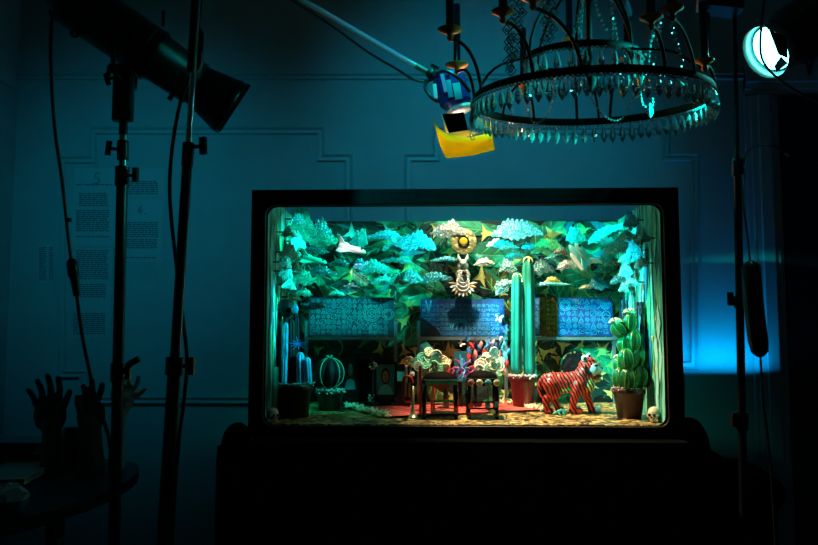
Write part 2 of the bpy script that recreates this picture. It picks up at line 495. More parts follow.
for i, (u, v, r, a) in enumerate(STARS):
    off += .00003
    arms = [[(0, 1.15), (2.0, .85), (3.2, .42), (4.4, .95)], [(0, 1.1), (1.7, .45), (2.7, 1.), (4.3, .9)], [(0, 1.1), (1.2, .5), (2.4, .9), (3.9, .95), (5.2, .4)]][i % 3]
    star_shape(mb, fr_back, u, max(v, 223 + r), r, -a, off, 6 if i % 5 == 3 and v < 300 else 7, arms)
# strokes: tan curling stems
for i in range(26):
    u = rr.uniform(320, 600); v = rr.uniform(240, 395); a = rr.uniform(0, 6.3); off += .00002
    for k in range(6):
        w = 1.1 - k * .12; l = 3.2
        u2 = u + l * math.cos(a); v2 = v + l * math.sin(a)
        n_ = (-math.sin(a) * w, math.cos(a) * w)
        mb.add([fr_back(u + n_[0], v + n_[1], off), fr_back(u - n_[0], v - n_[1], off), fr_back(u2 - n_[0] * .8, v2 - n_[1] * .8, off), fr_back(u2 + n_[0] * .8, v2 + n_[1] * .8, off)], [(0, 1, 2, 3)], 7 if i % 2 else 3)
        u, v = u2, v2; a += .35
mb.build('painted_back_wall', GP, box)

for side, x, sg in (('left', ax0, 1), ('right', ax1, -1)):
    mb = MB()
    yc = (YF + D + YB) / 2; ly = YB - YF - D
    mb.box((x - sg * TH / 2, yc, (zb1 + TZ) / 2), (TH, ly, zb1 - TZ), mi=0)
    def fr_side(u, v, o, x=x, sg=sg): return V((x + sg * (o + .0003), YF + D + u * ly, TZ + v * (zb1 - TZ)))
    rs = random.Random(3 if sg > 0 else 9); off = .0002
    for i in range(110):                    # upright painted blades and strokes
        u = rs.uniform(.06, .94); v = rs.uniform(.12, .9); L = rs.uniform(.08, .30); W = rs.uniform(.012, .055)
        L = min(L, (.98 - v) * 2, (v - .02) * 2); off += .00003
        c = 1 + rs.choice([1, 2, 2, 3, 4, 5, 6, 6] if (sg < 0 or v > .3) else [0, 1, 2])
        a = fr_side(u, v + L / 2, off); b_ = fr_side(min(.98, u + W), v, off); c_ = fr_side(u, v - L / 2, off); d_ = fr_side(max(.02, u - W), v, off)
        mb.add([a, b_, c_, d_], [(0, 1, 2, 3)], c)
    if sg < 0:
        for (u, v, r, a) in ((.2, .40, .03, .3), (.14, .27, .035, 1), (.3, .33, .025, 2), (.26, .2, .03, .6), (.45, .3, .03, 1.2), (.12, .48, .02, 2), (.35, .45, .03, .2), (.6, .35, .03, 1)):
            off += .00005
            star_shape(mb, lambda p, q_, o: fr_side(p, q_, o), u, v, r, a, off, 8)
    else:
        for (u, v, r, a) in ((.15, .5, .03, .3), (.3, .3, .03, 1), (.5, .62, .03, 2), (.2, .2, .03, .6)):
            off += .00005
            star_shape(mb, lambda p, q_, o: fr_side(p, q_, o), u, v, r, a, off, 7)
    mb.build('painted_side_wall', [M_STREAK] + GP, box)

# --- mottled floor
def mottled():
    m = bpy.data.materials.new('mottled_gold_floor'); m.use_nodes = True
    nt = m.node_tree; Nn = nt.nodes; L = nt.links; b = Nn['Principled BSDF']
    tc = Nn.new('ShaderNodeTexCoord'); mp = Nn.new('ShaderNodeMapping'); mp.inputs['Scale'].default_value = (1, 1, 1)
    n = Nn.new('ShaderNodeTexNoise'); n.inputs['Scale'].default_value = 24; n.inputs['Detail'].default_value = 5; n.inputs['Roughness'].default_value = .62; n.inputs['Distortion'].default_value = 2.2
    cr = Nn.new('ShaderNodeValToRGB'); e = cr.color_ramp.elements
    e[0].position = .47; e[0].color = (.010, .007, .005, 1); e[1].position = .58; e[1].color = (.90, .68, .26, 1)
    k = e.new(.515); k.color = (.36, .23, .08, 1)
    L.new(tc.outputs['Object'], mp.inputs[0]); L.new(mp.outputs[0], n.inputs['Vector']); L.new(n.outputs['Fac'], cr.inputs[0]); L.new(cr.outputs[0], b.inputs['Base Color'])
    b.inputs['Roughness'].default_value = .35
    bp = Nn.new('ShaderNodeBump'); bp.inputs['Strength'].default_value = .6; bp.inputs['Distance'].default_value = .004
    L.new(n.outputs['Fac'], bp.inputs['Height']); L.new(bp.outputs[0], b.inputs['Normal'])
    return m
mb = MB()
ya = YF + D
mb.add([(ax0, ya, floor_z(ya)), (ax1, ya, floor_z(ya)), (ax1, YB, floor_z(YB)), (ax0, YB, floor_z(YB)),
        (ax0, ya, floor_z(ya) - .008), (ax1, ya, floor_z(ya) - .008), (ax1, YB, floor_z(YB) - .008), (ax0, YB, floor_z(YB) - .008)],
       [(0, 1, 2, 3), (7, 6, 5, 4), (0, 4, 5, 1), (1, 5, 6, 2), (2, 6, 7, 3), (3, 7, 4, 0)])
mb.build('box_floor', mottled(), box)

# ---------------------------------------------------------------- table and drape under the box
tab = thing('table', 'long table hidden under a black cloth below the display box', 'table', (.1, 2.8, 0))
tx0, tx1 = P(256, 430, 2.35).x, P(680, 430, 2.35).x
MB().box(((tx0 + tx1) / 2, 2.78, TZ - .032), (tx1 - tx0, .90, .03)).build('table_top', M_WOOD, tab)
for x in (tx0 + .06, tx1 - .06):
    for y in (2.40, 3.16):
        MB().box((x, y, (TZ - .047) / 2), (.05, .05, TZ - .047)).build('leg', M_WOOD, tab)
mb = MB()
def drape(x0, x1, y0, y1, zt, th=.012, n=110):
    o = [];
    per = 2 * (x1 - x0) + 2 * (y1 - y0)
    for i in range(n):
        s = per * i / n
        if s < x1 - x0: p = (x0 + s, y0)
        elif s < x1 - x0 + y1 - y0: p = (x1, y0 + s - (x1 - x0))
        elif s < 2 * (x1 - x0) + y1 - y0: p = (x1 - (s - (x1 - x0) - (y1 - y0)), y1)
        else: p = (x0, y1 - (s - 2 * (x1 - x0) - (y1 - y0)))
        o.append(p)
    cx, cy = (x0 + x1) / 2, (y0 + y1) / 2
    rings = []
    for j, (z, am) in enumerate(((zt, 0), (zt - .02, .008), (zt - .3, .02), (zt - .7, .03), (.03, .04))):
        g = []
        for i, (x, y) in enumerate(o):
            w_ = am * (1 + math.sin(i * 1.1) + .5 * math.sin(i * .37))
            dx = (x - cx); dy = (y - cy)
            ux = 0 if x0 < x < x1 else (1 if dx > 0 else -1); uy = 0 if y0 < y < y1 else (1 if dy > 0 else -1)
            g.append(V((x + ux * w_, y + uy * w_, z)))
        rings.append(g)
    q = [a for g in rings for a in g]; fs = [tuple(range(n))]
    for j in range(4):
        for i in range(n): fs.append((j * n + i, j * n + (i + 1) % n, (j + 1) * n + (i + 1) % n, (j + 1) * n + i))
    mb.add(q, fs, 0, True)
drape(tx0 - .02, tx1 + .02, 2.31, 3.25, TZ - .001)
o = mb.build('table_cloth', M_CLOTH)
tag(o, 'plain black cloth hanging in folds from table under the display box', 'tablecloth')

# ---------------------------------------------------------------- glitter clouds
CT = {'t': glitter('teal_glitter', (.10, .62, .58), (.95, 1, 1), .95), 'g': glitter('green_teal_glitter', (.08, .66, .48), (.95, 1, 1), .965),
      'b': glitter('blue_glitter', (.05, .48, .66), (.8, .95, 1), .95), 'w': glitter('silver_white_glitter', (.50, .56, .54), (1, 1, 1), .75),
      's': glitter('speckled_silver_teal_glitter', (.10, .36, .39), (1, .95, .92), .86), 'o': glitter('gold_glitter', (.62, .42, .10), (1, .85, .4), .85),
      'd': glitter('dark_teal_glitter', (.04, .26, .28), (.8, 1, 1), .97), 'n': glitter('brown_glitter', (.30, .17, .10), (.9, .7, .5), .85)}
M_ROD = mat('dark_rod', (.01, .01, .012), .5)
# px, py, width, height, kind, stand-off from the wall, label
CL = [
 (284, 219, 16, 10, 'd', 'L', .05, 'small dark teal glitter cloud high in the rear left corner by the window edge'),
 (301, 224, 27, 30, 'g', 'B', .16, 'tall upright green-teal glitter cloud rising above the wall top at left'),
 (321, 229, 20, 19, 's', 'B', .12, 'white-specked teal glitter cloud just left of the white shuttle tail'),
 (327, 241, 32, 13, 'g', 'B', .20, 'bright green-teal glitter cloud directly beneath the tail of the white shuttle'),
 (298, 237, 27, 11, 'g', 'B', .24, 'wide green-teal glitter cloud under the tallest left cloud'),
 (283, 241, 18, 16, 't', 'L', .06, 'teal glitter cloud on the left wall below the highest corner cloud'),
 (274, 252, 18, 15, 't', 'L', .05, 'round teal glitter cloud hugging the left window edge'),
 (290, 257, 26, 12, 'g', 'B', .26, 'green-teal glitter cloud just left of the pale green shuttle'),
 (315, 249, 24, 9, 'd', 'B', .10, 'dim dark teal cloud behind the pale green shuttle'),
 (272, 271, 14, 15, 't', 'L', .05, 'narrow teal glitter cloud lower on the left wall edge'),
 (284, 278, 19, 13, 'g', 'B', .28, 'green-teal cloud below the dark rod at the left wall'),
 (302, 278, 24, 13, 'g', 'B', .20, 'bright pointed green-teal cloud below the pale green shuttle'),
 (290, 287, 28, 7, 's', 'B', .24, 'flat white-specked teal cloud above the round dark plant top'),
 (303, 292, 16, 9, 'g', 'B', .18, 'small green-teal cloud left above the first engraved board'),
 (322, 271, 26, 9, 'd', 'B', .08, 'dim flat teal cloud right below the pale green shuttle nose'),
 (359, 238, 17, 16, 't', 'B', .10, 'small peaked teal cloud right behind the white shuttle'),
 (385, 235, 34, 8, 'b', 'B', .07, 'long flat blue cloud right of the white shuttle near the wall top'),
 (394, 245, 22, 13, 't', 'B', .12, 'bright teal cloud under the long flat blue cloud'),
 (397, 259, 28, 8, 't', 'B', .09, 'flat teal cloud between the white shuttle and the gold disc, middle row'),
 (375, 267, 30, 13, 't', 'B', .16, 'wide lumpy bright teal cloud below the nose of the white shuttle'),
 (360, 264, 14, 10, 'b', 'B', .18, 'little blue cloud at the left end of the wide lumpy teal cloud'),
 (382, 280, 20, 8, 't', 'B', .07, 'narrow teal cloud above the right end of the first engraved board'),
 (350, 288, 28, 8, 'd', 'B', .08, 'dim speckled cloud just above the first engraved board'),
 (337, 293, 15, 5, 'g', 'B', .12, 'tiny flat green-teal cloud touching the first engraved board top'),
 (416, 241, 35, 17, 'b', 'B', .13, 'broad blue-teal cloud with white glitter edge left of the gold disc'),
 (413, 276, 18, 12, 's', 'B', .15, 'white-specked round teal cloud between the first and second engraved boards'),
 (399, 279, 16, 10, 't', 'B', .12, 'plain teal round cloud left of the white-specked round one'),
 (447, 229, 31, 14, 'w', 'B', .09, 'silver-white cloud touching the upper left of the gold disc'),
 (445, 259, 25, 5, 's', 'B', .10, 'very flat speckled cloud under the left side of the gold disc'),
 (436, 277, 28, 9, 's', 'B', .08, 'speckled teal cloud left of the ornate silver figurine'),
 (484, 262, 19, 7, 'w', 'B', .10, 'small silver-grey cloud right of the figurine ears'),
 (517, 229, 46, 17, 's', 'B', .15, 'largest silver-specked cloud, rising over the wall top right of the gold disc'),
 (503, 244, 30, 8, 'w', 'B', .12, 'white flat cloud just under the largest silver-specked cloud'),
 (514, 255, 18, 9, 'w', 'B', .08, 'small whitish cloud left of the tall column cactus tip'),
 (508, 266, 16, 12, 's', 'B', .12, 'domed silver-teal cloud above the shorter column cactus'),
 (504, 285, 22, 11, 's', 'B', .11, 'slanting silver-teal cloud left of the column cacti'),
 (523, 285, 8, 14, 's', 'B', .08, 'narrow silver cloud seen between the two column cacti'),
 (529, 246, 15, 6, 'b', 'B', .10, 'little blue cloud left of the big gold cloud'),
 (549, 243, 25, 11, 'o', 'B', .12, 'big gold glitter cloud at upper right of the jungle wall'),
 (561, 251, 13, 7, 'n', 'B', .14, 'small brown-gold cloud just under the big gold cloud'),
 (558, 257, 24, 8, 't', 'B', .12, 'teal cloud under the small brown-gold cloud beside the rocket shuttle'),
 (542, 267, 21, 14, 's', 'B', .10, 'speckled round teal cloud right of the tall column cactus'),
 (567, 264, 18, 10, 'w', 'B', .13, 'whitish cloud at the lower left of the rocket shuttle'),
 (549, 284, 36, 4, 't', 'B', .13, 'long thin teal cloud above the third engraved board'),
 (553, 280, 15, 6, 'o', 'B', .10, 'small gold cloud resting above the long thin teal cloud'),
 (576, 235, 18, 14, 't', 'B', .08, 'teal cloud behind the nose of the rocket shuttle'),
 (597, 238, 18, 8, 'w', 'B', .10, 'white cloud to the upper right of the rocket shuttle'),
 (597, 283, 18, 12, 'b', 'B', .12, 'blue-teal cloud above the right end of the third engraved board'),
 (586, 287, 13, 4, 'n', 'B', .14, 'tiny flat brown-gold cloud above the third engraved board'),
 (631, 231, 40, 9, 't', 'R', .03, 'long teal cloud slanting along the top of the right wall'),
 (648, 220, 15, 15, 'b', 'R', .03, 'blue cloud with pale edge at the top right window corner'),
 (612, 243, 22, 9, 't', 'B', .20, 'pointed teal cloud beside the back right corner, second row'),
 (622, 250, 18, 9, 't', 'B', .24, 'teal cloud overlapping the back right corner, third row'),
 (637, 246, 26, 14, 't', 'R', .04, 'broad teal cloud in the middle of the right wall top'),
 (652, 250, 18, 18, 'b', 'R', .04, 'blue rough cloud close to the right window edge'),
 (606, 259, 22, 11, 't', 'B', .16, 'teal cloud with brown patch right of the rocket shuttle'),
 (615, 262, 9, 6, 'n', 'B', .18, 'small brown glitter cloud between teal clouds at the right corner'),
 (627, 266, 11, 9, 't', 'B', .22, 'small round teal cloud at the back right corner'),
 (641, 269, 15, 15, 't', 'R', .05, 'rounded teal cloud with a red dot beside it on the right wall'),
 (620, 278, 17, 11, 's', 'B', .20, 'specked teal cloud above the yellow-flowered cactus'),
 (628, 287, 10, 9, 'n', 'B', .24, 'brown speckled cloud just above the yellow-flowered cactus'),
 (637, 288, 10, 8, 't', 'R', .05, 'little teal cloud low on the right wall above the striped pair'),
 (271, 262, 13, 11, 't', 'L', .05, 'small teal cloud at the left window edge between two round ones'),
 (280, 266, 16, 10, 'g', 'L', .05, 'green-teal cloud on the left wall, level with the pale green shuttle belly'),
 (275, 284, 15, 10, 't', 'L', .05, 'teal cloud low on the left wall beside the window edge'),
 (281, 297, 15, 8, 'g', 'L', .05, 'lowest green-teal cloud on the left wall above the tall dark plants'),
 (290, 246, 18, 10, 'g', 'B', .22, 'green-teal cloud at the rear left corner between the left wall and tallest cloud'),
 (275, 232, 15, 10, 't', 'L', .05, 'teal cloud on the left wall under the top corner cloud'),
 (294, 268, 18, 8, 't', 'B', .22, 'teal cloud beneath the pale green shuttle tail at the left corner'),
 (646, 236, 20, 9, 't', 'R', .04, 'teal cloud just under the long slanting cloud of the right wall'),
 (659, 238, 14, 11, 't', 'R', .04, 'teal cloud near the right window edge above the rough blue cloud'),
 (657, 263, 14, 10, 't', 'R', .04, 'teal cloud near the right window edge below the rough blue cloud'),
 (645, 258, 18, 9, 't', 'R', .04, 'wide teal cloud directly above the rounded cloud with red dot'),
 (631, 257, 16, 9, 't', 'B', .24, 'teal cloud at the rear right corner, above the small round one'),
 (647, 282, 14, 8, 't', 'R', .04, 'teal cloud under the rounded cloud with red dot'),
 (603, 270, 18, 5, 'd', 'B', .10, 'thin dark teal cloud below the rocket shuttle'),
 (340, 302 - 40, 18, 5, 'd', 'B', .05, 'thin dark cloud under the white shuttle belly'),
]
rc = random.Random(21)
for (px, py, w_, h_, k, wall, so, lab) in CL:
    if wall == 'B': Y = YB - so
    elif wall == 'L': Y = YB - .62 * max(0, (302 - px)) / 40 - .02
    else: Y = YB - .55 * max(0, (px - 618)) / 45 - .02
    Y = max(Y, YF + .09)
    c = P(px, py, Y)
    if wall == 'L': c.x = max(c.x, ax0 + .03 + PX(w_, Y) * .35)
    if wall == 'R': c.x = min(c.x, ax1 - .03 - PX(w_, Y) * .35)
    W2, Hh = PX(w_, Y) / 2, PX(h_, Y)
    tt = .18 if wall == 'B' else (.9 if wall == 'R' else -.9)
    tw = tt * rc.uniform(.6, 1.) if wall != 'B' else rc.uniform(-tt, tt)
    rl = rc.uniform(-.12, .12)
    if 'slanting silver' in lab: rl = .6
    if 'slanting along' in lab: rl = .35
    pts = []; nb = max(5, int(w_ / 3.6)); ph = rc.uniform(0, 6); pk = rc.uniform(-.35, .35); W2 *= 1.2; Hh *= 1.25
    top = []; n1 = nb * 5
    for i in range(n1 + 1):                # scalloped upper edge rising to an off-centre peak
        x = 1 - 2 * i / n1; d_ = abs(x - pk) / (1 + (pk if x < pk else -pk))
        zz = (1 - min(1, d_) ** 1.5) * .72 + .17 * abs(math.sin(nb * PI * i / n1 + ph)) * (1 - abs(x) ** 4) + .05 * math.sin(9 * x + ph)
        top.append((x * (1 + .05 * math.sin(5 * zz + ph)), zz - .32))
    n2 = nb * 3
    for i in range(1, n2):                 # ragged, nearly flat underside
        x = -1 + 2 * i / n2
        top.append((x * .96, -.34 - .13 * abs(math.sin(nb * .7 * PI * i / n2 + ph * 2)) * (1 - x * x) + .10 * math.sin(4 * x + ph) * (1 - x * x)))
    for x, z in top:
        x *= W2; z *= Hh
        p = V((x * math.cos(rl) - z * math.sin(rl), 0, x * math.sin(rl) + z * math.cos(rl)))
        p = Matrix.Rotation(-tw if wall != 'B' else tw, 3, 'Z') @ p
        pts.append(c + p)
    nrm = Matrix.Rotation(-tw if wall != 'B' else tw, 3, 'Z') @ V((0, 1, 0))
    g = 'glitter clouds around the painted walls'
    cat = 'cloud cutout'
    t = thing('glitter_cloud', lab, cat, c, g)
    mb = MB(); mb.plate(pts, nrm * .006, puff=nrm * .006)
    if wall == 'B': e = V((c.x, YB - off * 0 - .014, c.z)); rod = [c + nrm * .004, e]
    else: e = V((ax0 + .004 if wall == 'L' else ax1 - .004, c.y, c.z)); rod = [c + nrm * .004, e]
    mb.build('cutout', CT[k], t)
    MB().tube(rod, .0022, 6).build('rod', M_ROD, t)

# ---------------------------------------------------------------- engraved boards
M_BLUEC = mat('blue_card', (.004, .07, .28), .6, var=.5, scale=18)
M_BLUE1 = mat('dark_teal_card', (.004, .05, .10), .6, var=.5, scale=18)
M_LINE = mat('pale_blue_line', (.06, .55, .95), .6)
M_LINE1 = mat('dim_teal_line', (.10, .50, .55), .6)
M_RACK = mat('blue_grey_metal', (.22, .34, .38), .4, metal=.5, var=.2)
M_GOLDC = mat('dark_gold_card', (.12, .09, .015), .5, metal=.4, var=.5, scale=60)
M_GLINE = mat('gold_line', (.75, .55, .15), .35, metal=.7)
def doodle(mb, x0, x1, z0, z1, y, rd, mode, lw=.0007, mi=0):
    def seg(a, b, c, d, w=lw):
        v = V((c - a, 0, d - b)); L = v.length
        if L < 1e-6: return
        n = V((-v.z, 0, v.x)) / L * w
        mb.add([V((a, y, b)) + n, V((a, y, b)) - n, V((c, y, d)) - n, V((c, y, d)) + n], [(0, 1, 2, 3)], mi)
    def circ(cx, cz, r, n=14, w=lw, a0=0, a1=2 * PI):
        for i in range(n):
            a = a0 + (a1 - a0) * i / n; b = a0 + (a1 - a0) * (i + 1) / n
            seg(cx + r * math.cos(a), cz + r * math.sin(a), cx + r * math.cos(b), cz + r * math.sin(b), w)
    W = x1 - x0; Hh = z1 - z0
    def text(xa, xb, z, h):
        x = xa
        while x < xb:
            l = rd.uniform(.002, .006)
            if rd.random() < .8: seg(x, z + rd.uniform(-h, h), min(xb, x + l), z + rd.uniform(-h, h))
            if rd.random() < .5: seg(x, z - h, x, z + h)
            x += l + .0012
    def text_h():
        pass
    cell = .017 if mode == 'text' else (.0225 if lw > .00055 else .0195)
    for i in range(int(W / cell)):
        for j in range(int(Hh / cell)):
            cx = x0 + (i + .5) * cell + .002; cz = z0 + (j + .5) * cell + .001; r = cell * .42
            if cx + r > x1 or cz + r > z1: continue
            k = rd.random()
            if mode == 'text' and k < .62:
                for q_ in (-.6, 0, .6): text(cx - r, cx + r, cz + q_ * r, r * .22)
            elif k < .28:
                circ(cx, cz, r); circ(cx, cz, r * .55, 10); seg(cx - r * .3, cz, cx + r * .3, cz)
            elif k < .42:
                seg(cx - r, cz - r, cx, cz + r); seg(cx, cz + r, cx + r, cz - r); seg(cx + r, cz - r, cx - r, cz - r)
                for q_ in (-.5, 0): seg(cx - r * (.5 - q_ * .5), cz + q_ * r, cx + r * (.5 - q_ * .5), cz + q_ * r)
            elif k < .56:
                seg(cx - r, cz - r, cx + r, cz - r); seg(cx + r, cz - r, cx + r, cz + r); seg(cx + r, cz + r, cx - r, cz + r); seg(cx - r, cz + r, cx - r, cz - r); seg(cx - r, cz - r, cx + r, cz + r)
            elif k < .72:
                for q_ in range(5):
                    a = q_ * 2 * PI / 5; circ(cx + r * .55 * math.cos(a), cz + r * .55 * math.sin(a), r * .33, 7)
            elif k < .86:
                p = (cx - r, cz)
                for q_ in range(7):
                    n2 = (cx - r + 2 * r * (q_ + 1) / 7, cz + rd.uniform(-r, r)); seg(*p, *n2); p = n2
            else:
                for q_ in (-.7, -.2, .3, .8): text(cx - r, cx + r, cz + q_ * r, r * .15)
    return seg, circ
M_DARKC = mat('shadow_dark_card', (.004, .012, .03), .6)  # shadow on the middle board, painted as a dark patch
boards = [
 (308, 396, 309, 394, 297.5, 336, 306, 395.5, 'fig', 'leftmost engraved blue board on a thin metal rack, beside the dark cacti'),
 (418, 507, 420.5, 504, 299, 336.5, 418.5, 506, 'text', 'middle engraved blue board on a rack behind the two stools, shadow painted on lower left corner'),
 (530, 616, 534, 612, 297.5, 336, 532, 614.5, 'fig', 'rightmost engraved blue board with a gold strip, on a rack behind the tiger'),
]
for bi, (ra, rb, x0p, x1p, y0p, y1p, pa, pb, mode, lab) in enumerate(boards):
    Y = YB - .05
    t = thing('engraved_board', lab, 'display board', fl((ra + rb) / 2, Y), 'engraved blue boards along the back wall')
    a = P(x0p, y1p, Y); b = P(x1p, y0p, Y)
    MB().box(((a.x + b.x) / 2, Y, (a.z + b.z) / 2), (b.x - a.x, .008, b.z - a.z)).build('panel', M_BLUEC if bi else M_BLUE1, t)
    mb = MB(); rd = random.Random(40 + bi)
    seg, circ = doodle(mb, a.x + .003, b.x - .003, a.z + .003, b.z - .003, Y - .0045, rd, mode, .0006 if bi else .0005)
    if bi == 0: [circ(a.x + .235, a.z + .085, r, 20, .0009) for r in (.03, .024, .015, .006)]; [circ(a.x + .245, a.z + .028, r, 16, .0009) for r in (.018, .012)]; [circ(b.x - .022, a.z + .08, r, 16, .0009) for r in (.02, .014)]
    if bi == 1: [circ(a.x + .145, a.z + .03, r, 16, .002, 0, PI) for r in (.034, .026)]; seg(a.x + .02, b.z - .005, a.x + .03, b.z - .05, .003); seg(a.x + .04, b.z - .005, a.x + .03, b.z - .05, .003)
    if bi == 2: [circ(b.x - .025, b.z - .025, r, 20, .001) for r in (.018, .012, .005)]; [circ(b.x - .024, b.z - .065 - d_, .015, 18, .001) for d_ in (0, .014)]; [circ(a.x + .115, b.z - .03, r, 18, .001) for r in (.019, .013)]
    mb.build('drawing', M_LINE if bi else M_LINE1, t)
    if bi == 1:
        mb = MB(); mb.add([V((a.x + .001, Y - .0049, a.z + .001)), V((a.x + .08, Y - .0049, a.z + .001)), V((a.x + .055, Y - .0049, a.z + .035)), V((a.x + .001, Y - .0049, a.z + .075))], [(0, 1, 2, 3)])
        mb.build('shadow_patch', M_DARKC, t)
    if bi == 2:
        c0, c1 = P(539, 300, Y), P(557, 300, Y)
        g = MB().box(((c0.x + c1.x) / 2, Y - .007, (a.z + b.z) / 2), (c1.x - c0.x, .004, b.z - a.z)).build('gold_strip', M_GOLDC, t)
        mb = MB(); doodle(mb, c0.x + .022, c1.x - .001, a.z + .002, b.z - .002, Y - .0096, rd, 'text', .0005)
        mb.build('gold_drawing', M_GLINE, g)
    za = P(400, 338.5, Y).z
    MB().box((P((ra + rb) / 2, 338, Y).x, Y - .004, za), (PX(rb - ra, Y), .016, .012)).build('rail', M_RACK, t)
    for pp in (pa, pb):
        x = P(pp, 370, Y).x; zf = floor_z(Y) ; zt = P(pp, 321, Y).z
        MB().box((x, Y + .002, (zt + zf) / 2), (.0115, .011, zt - zf)).build('post', M_RACK, t)
# ---------------------------------------------------------------- shuttles
M_SHW = mat('white_enamel', (.85, .85, .82), .3)
M_SHT = mat('mint_enamel', (.12, .85, .62), .35)
M_SHC = mat('cyan_enamel', (.30, .90, .90), .3)
M_DKR = mat('dark_red_paint', (.25, .02, .02), .4)
def shuttle(tail, nose, up, body, lab, name='toy_shuttle', r=.009, booster=False, view=V((0, -1, 0))):
    tail, nose = V(tail), V(nose); ax = (nose - tail); L = ax.length; ax.normalize()
    up = V(up) - ax * V(up).dot(ax); up.normalize(); side = ax.cross(up)
    t = thing(name, lab, 'toy shuttle', (tail + nose) / 2)
    Rm = Matrix((side, up, ax)).transposed()
    prof = [(r * .7, 0), (r, L * .04), (r, L * .72), (r * .85, L * .85), (r * .45, L * .96), (r * .1, L)]
    MB().lathe(tail, prof, 14, Rm).build('fuselage', body, t)
    for s in (-1, 1):
        w = [tail + ax * L * .02 + side * s * r * .7, tail + ax * L * .02 + side * s * r * 3.0, tail + ax * L * .18 + side * s * r * 3.0, tail + ax * L * .45 + side * s * r * 1.2, tail + ax * L * .72 + side * s * r * .8]
        MB().plate([p - up * r * .5 for p in w], up * r * .25).build('wing', body, t)
        MB().lathe(tail - ax * .006 + side * s * r * .5 + up * r * .4, [(r * .42, 0), (r * .3, .008)], 10, Rm).build('engine', M_RUBBER, t)
    f = [tail + up * r * .8, tail - ax * L * .10 + up * r * 3.6, tail + ax * L * .03 + up * r * 3.6, tail + ax * L * .26 + up * r * .8]
    MB().plate([p - side * r * .12 for p in f], side * r * .24).build('tail_fin', body, t)
    MB().ball(nose - ax * L * .17 + up * r * .75, (r * .45, r * .3, r * .5), 8, 6, Rm).build('cockpit_window', M_RUBBER, t)
    MB().tube([(tail + nose) / 2, V((((tail + nose) / 2).x, YB - .013, ((tail + nose) / 2).z))], .002, 6).build('rod', M_ROD, t)
    if booster:
        MB().lathe(tail + up * -r * 2.1 + ax * L * .05, [(r * .8, 0), (r * 1.05, .004), (r * 1.05, L * .75), (r * .6, L * .9), (r * .08, L * .98)], 14, Rm).build('fuel_tank', M_SHC, t)
        for s in (-1, 1):
            MB().lathe(tail + side * s * r * 2.2 - up * r * 1.6, [(r * .75, 0), (r * .55, .006), (r * .55, L * .7), (r * .1, L * .82)], 12, Rm).build('booster', M_SHW, t)
    return t
shuttle(P(339, 245, 2.80), P(366, 252.5, 2.78), (.1, -.75, 1), M_SHW, 'white toy space shuttle flying nose to the right at upper left', r=.012)
shuttle(P(303, 257, 2.74), P(327, 263, 2.72), (.1, -.75, 1), M_SHT, 'pale mint green toy shuttle left of and below the white one', r=.010)
shuttle(P(591, 264, 2.84), P(575, 243, 2.82), (.45, -.8, .35), M_SHC, 'cyan toy rocket shuttle with boosters, nose pointing up left, at upper right', booster=True, r=.013)

# ---------------------------------------------------------------- gold disc and figurine
c = P(463.5, 241.5, YB - .085)
t = thing('foil_disc', 'round gold foil disc with black ring and yellow centre on the wall', 'disc', c)
RB = align((0, -1, 0), V((0, 0, 1)))
MB().lathe(c, [(.045, -.004), (.049, -.002), (.049, .002), (.046, .004), (.020, .003)], 40, RB).build('disc', mat('crumpled_foil', (.80, .60, .28), .3, metal=.35, var=.5, scale=70, bump=.8), t)
MB().lathe(c, [(.021, .003), (.021, .009), (.017, .010), (.016, .004)], 30, RB).build('black_ring', M_BLACKP, t)
MB().lathe(c, [(.0155, .002), (.0155, .008), (.010, .010)], 24, RB).build('yellow_centre', mat('yellow_enamel', (.95, .62, .04), .3), t)
MB().tube([c + V((0, .003, 0)), V((c.x, YB - .013, c.z))], .004, 8).build('mount', M_ROD, t)

c = P(463, 278, YB - .09)
t = thing('winged_figurine', 'ornate silver figurine with white ears and fanned base under the foil disc', 'figurine', P(463, 298, YB - .09))
M_SILV = mat('tarnished_silver', (.70, .74, .74), .3, metal=.3, var=.6, scale=120, bump=.8)
u = PX(1, YB - .09)
mb = MB()
mb.ball(P(463, 266, c.y), (6 * u, 5 * u, 6 * u)).ball(P(463, 276, c.y), (7.5 * u, 6 * u, 9 * u)).ball(P(463, 285, c.y), (8 * u, 6 * u, 6 * u))
organic(mb, 'body', M_SILV, t, voxel=.002, smooth=2)
for s in (-1, 1):
    MB().tube([P(463 + s * 2, 262, c.y - .012), P(463 + s * 4.5, 257.5, c.y - .016), P(463 + s * 4.8, 254, c.y - .014)], [1.3 * u, 1.8 * u, .4 * u], 8).build('ear', M_SHW, t)
MB().ball(P(463, 262.5, c.y - .022), (3.2 * u, 3 * u, 3.4 * u)).build('face', M_SHW, t)
MB().ball(P(464.5, 273, c.y - .03), 2.6 * u, 10, 8).build('dark_stone', M_BLACKP, t)
for k in range(4):
    MB().ring(P(463, 275 + k * 3.2, c.y - .018 - .001 * k), (4.4 + k * .7) * u, .9 * u, 22, align((0, -1, .1))).build('collar', M_SILV, t)
for k in range(11):
    a = PI * (1.02 + .96 * k / 10)
    p0 = P(463 + 6 * math.cos(a), 284 - 5 * math.sin(a), c.y - .01); p1 = P(463 + 14 * math.cos(a), 282 - 15 * math.sin(a), c.y - .022)
    MB().tube([p0, p0.lerp(p1, .6), p1], [.8 * u, 1.7 * u, .5 * u], 6).build('feather', M_SILV if k % 3 else mat('bronze_feather', (.55, .25, .12), .4, metal=.6), t)
MB().tube([P(463, 280, c.y), V((P(463, 280, c.y).x, YB - .013, P(463, 280, c.y).z))], .003, 8).build('mount', M_ROD, t)

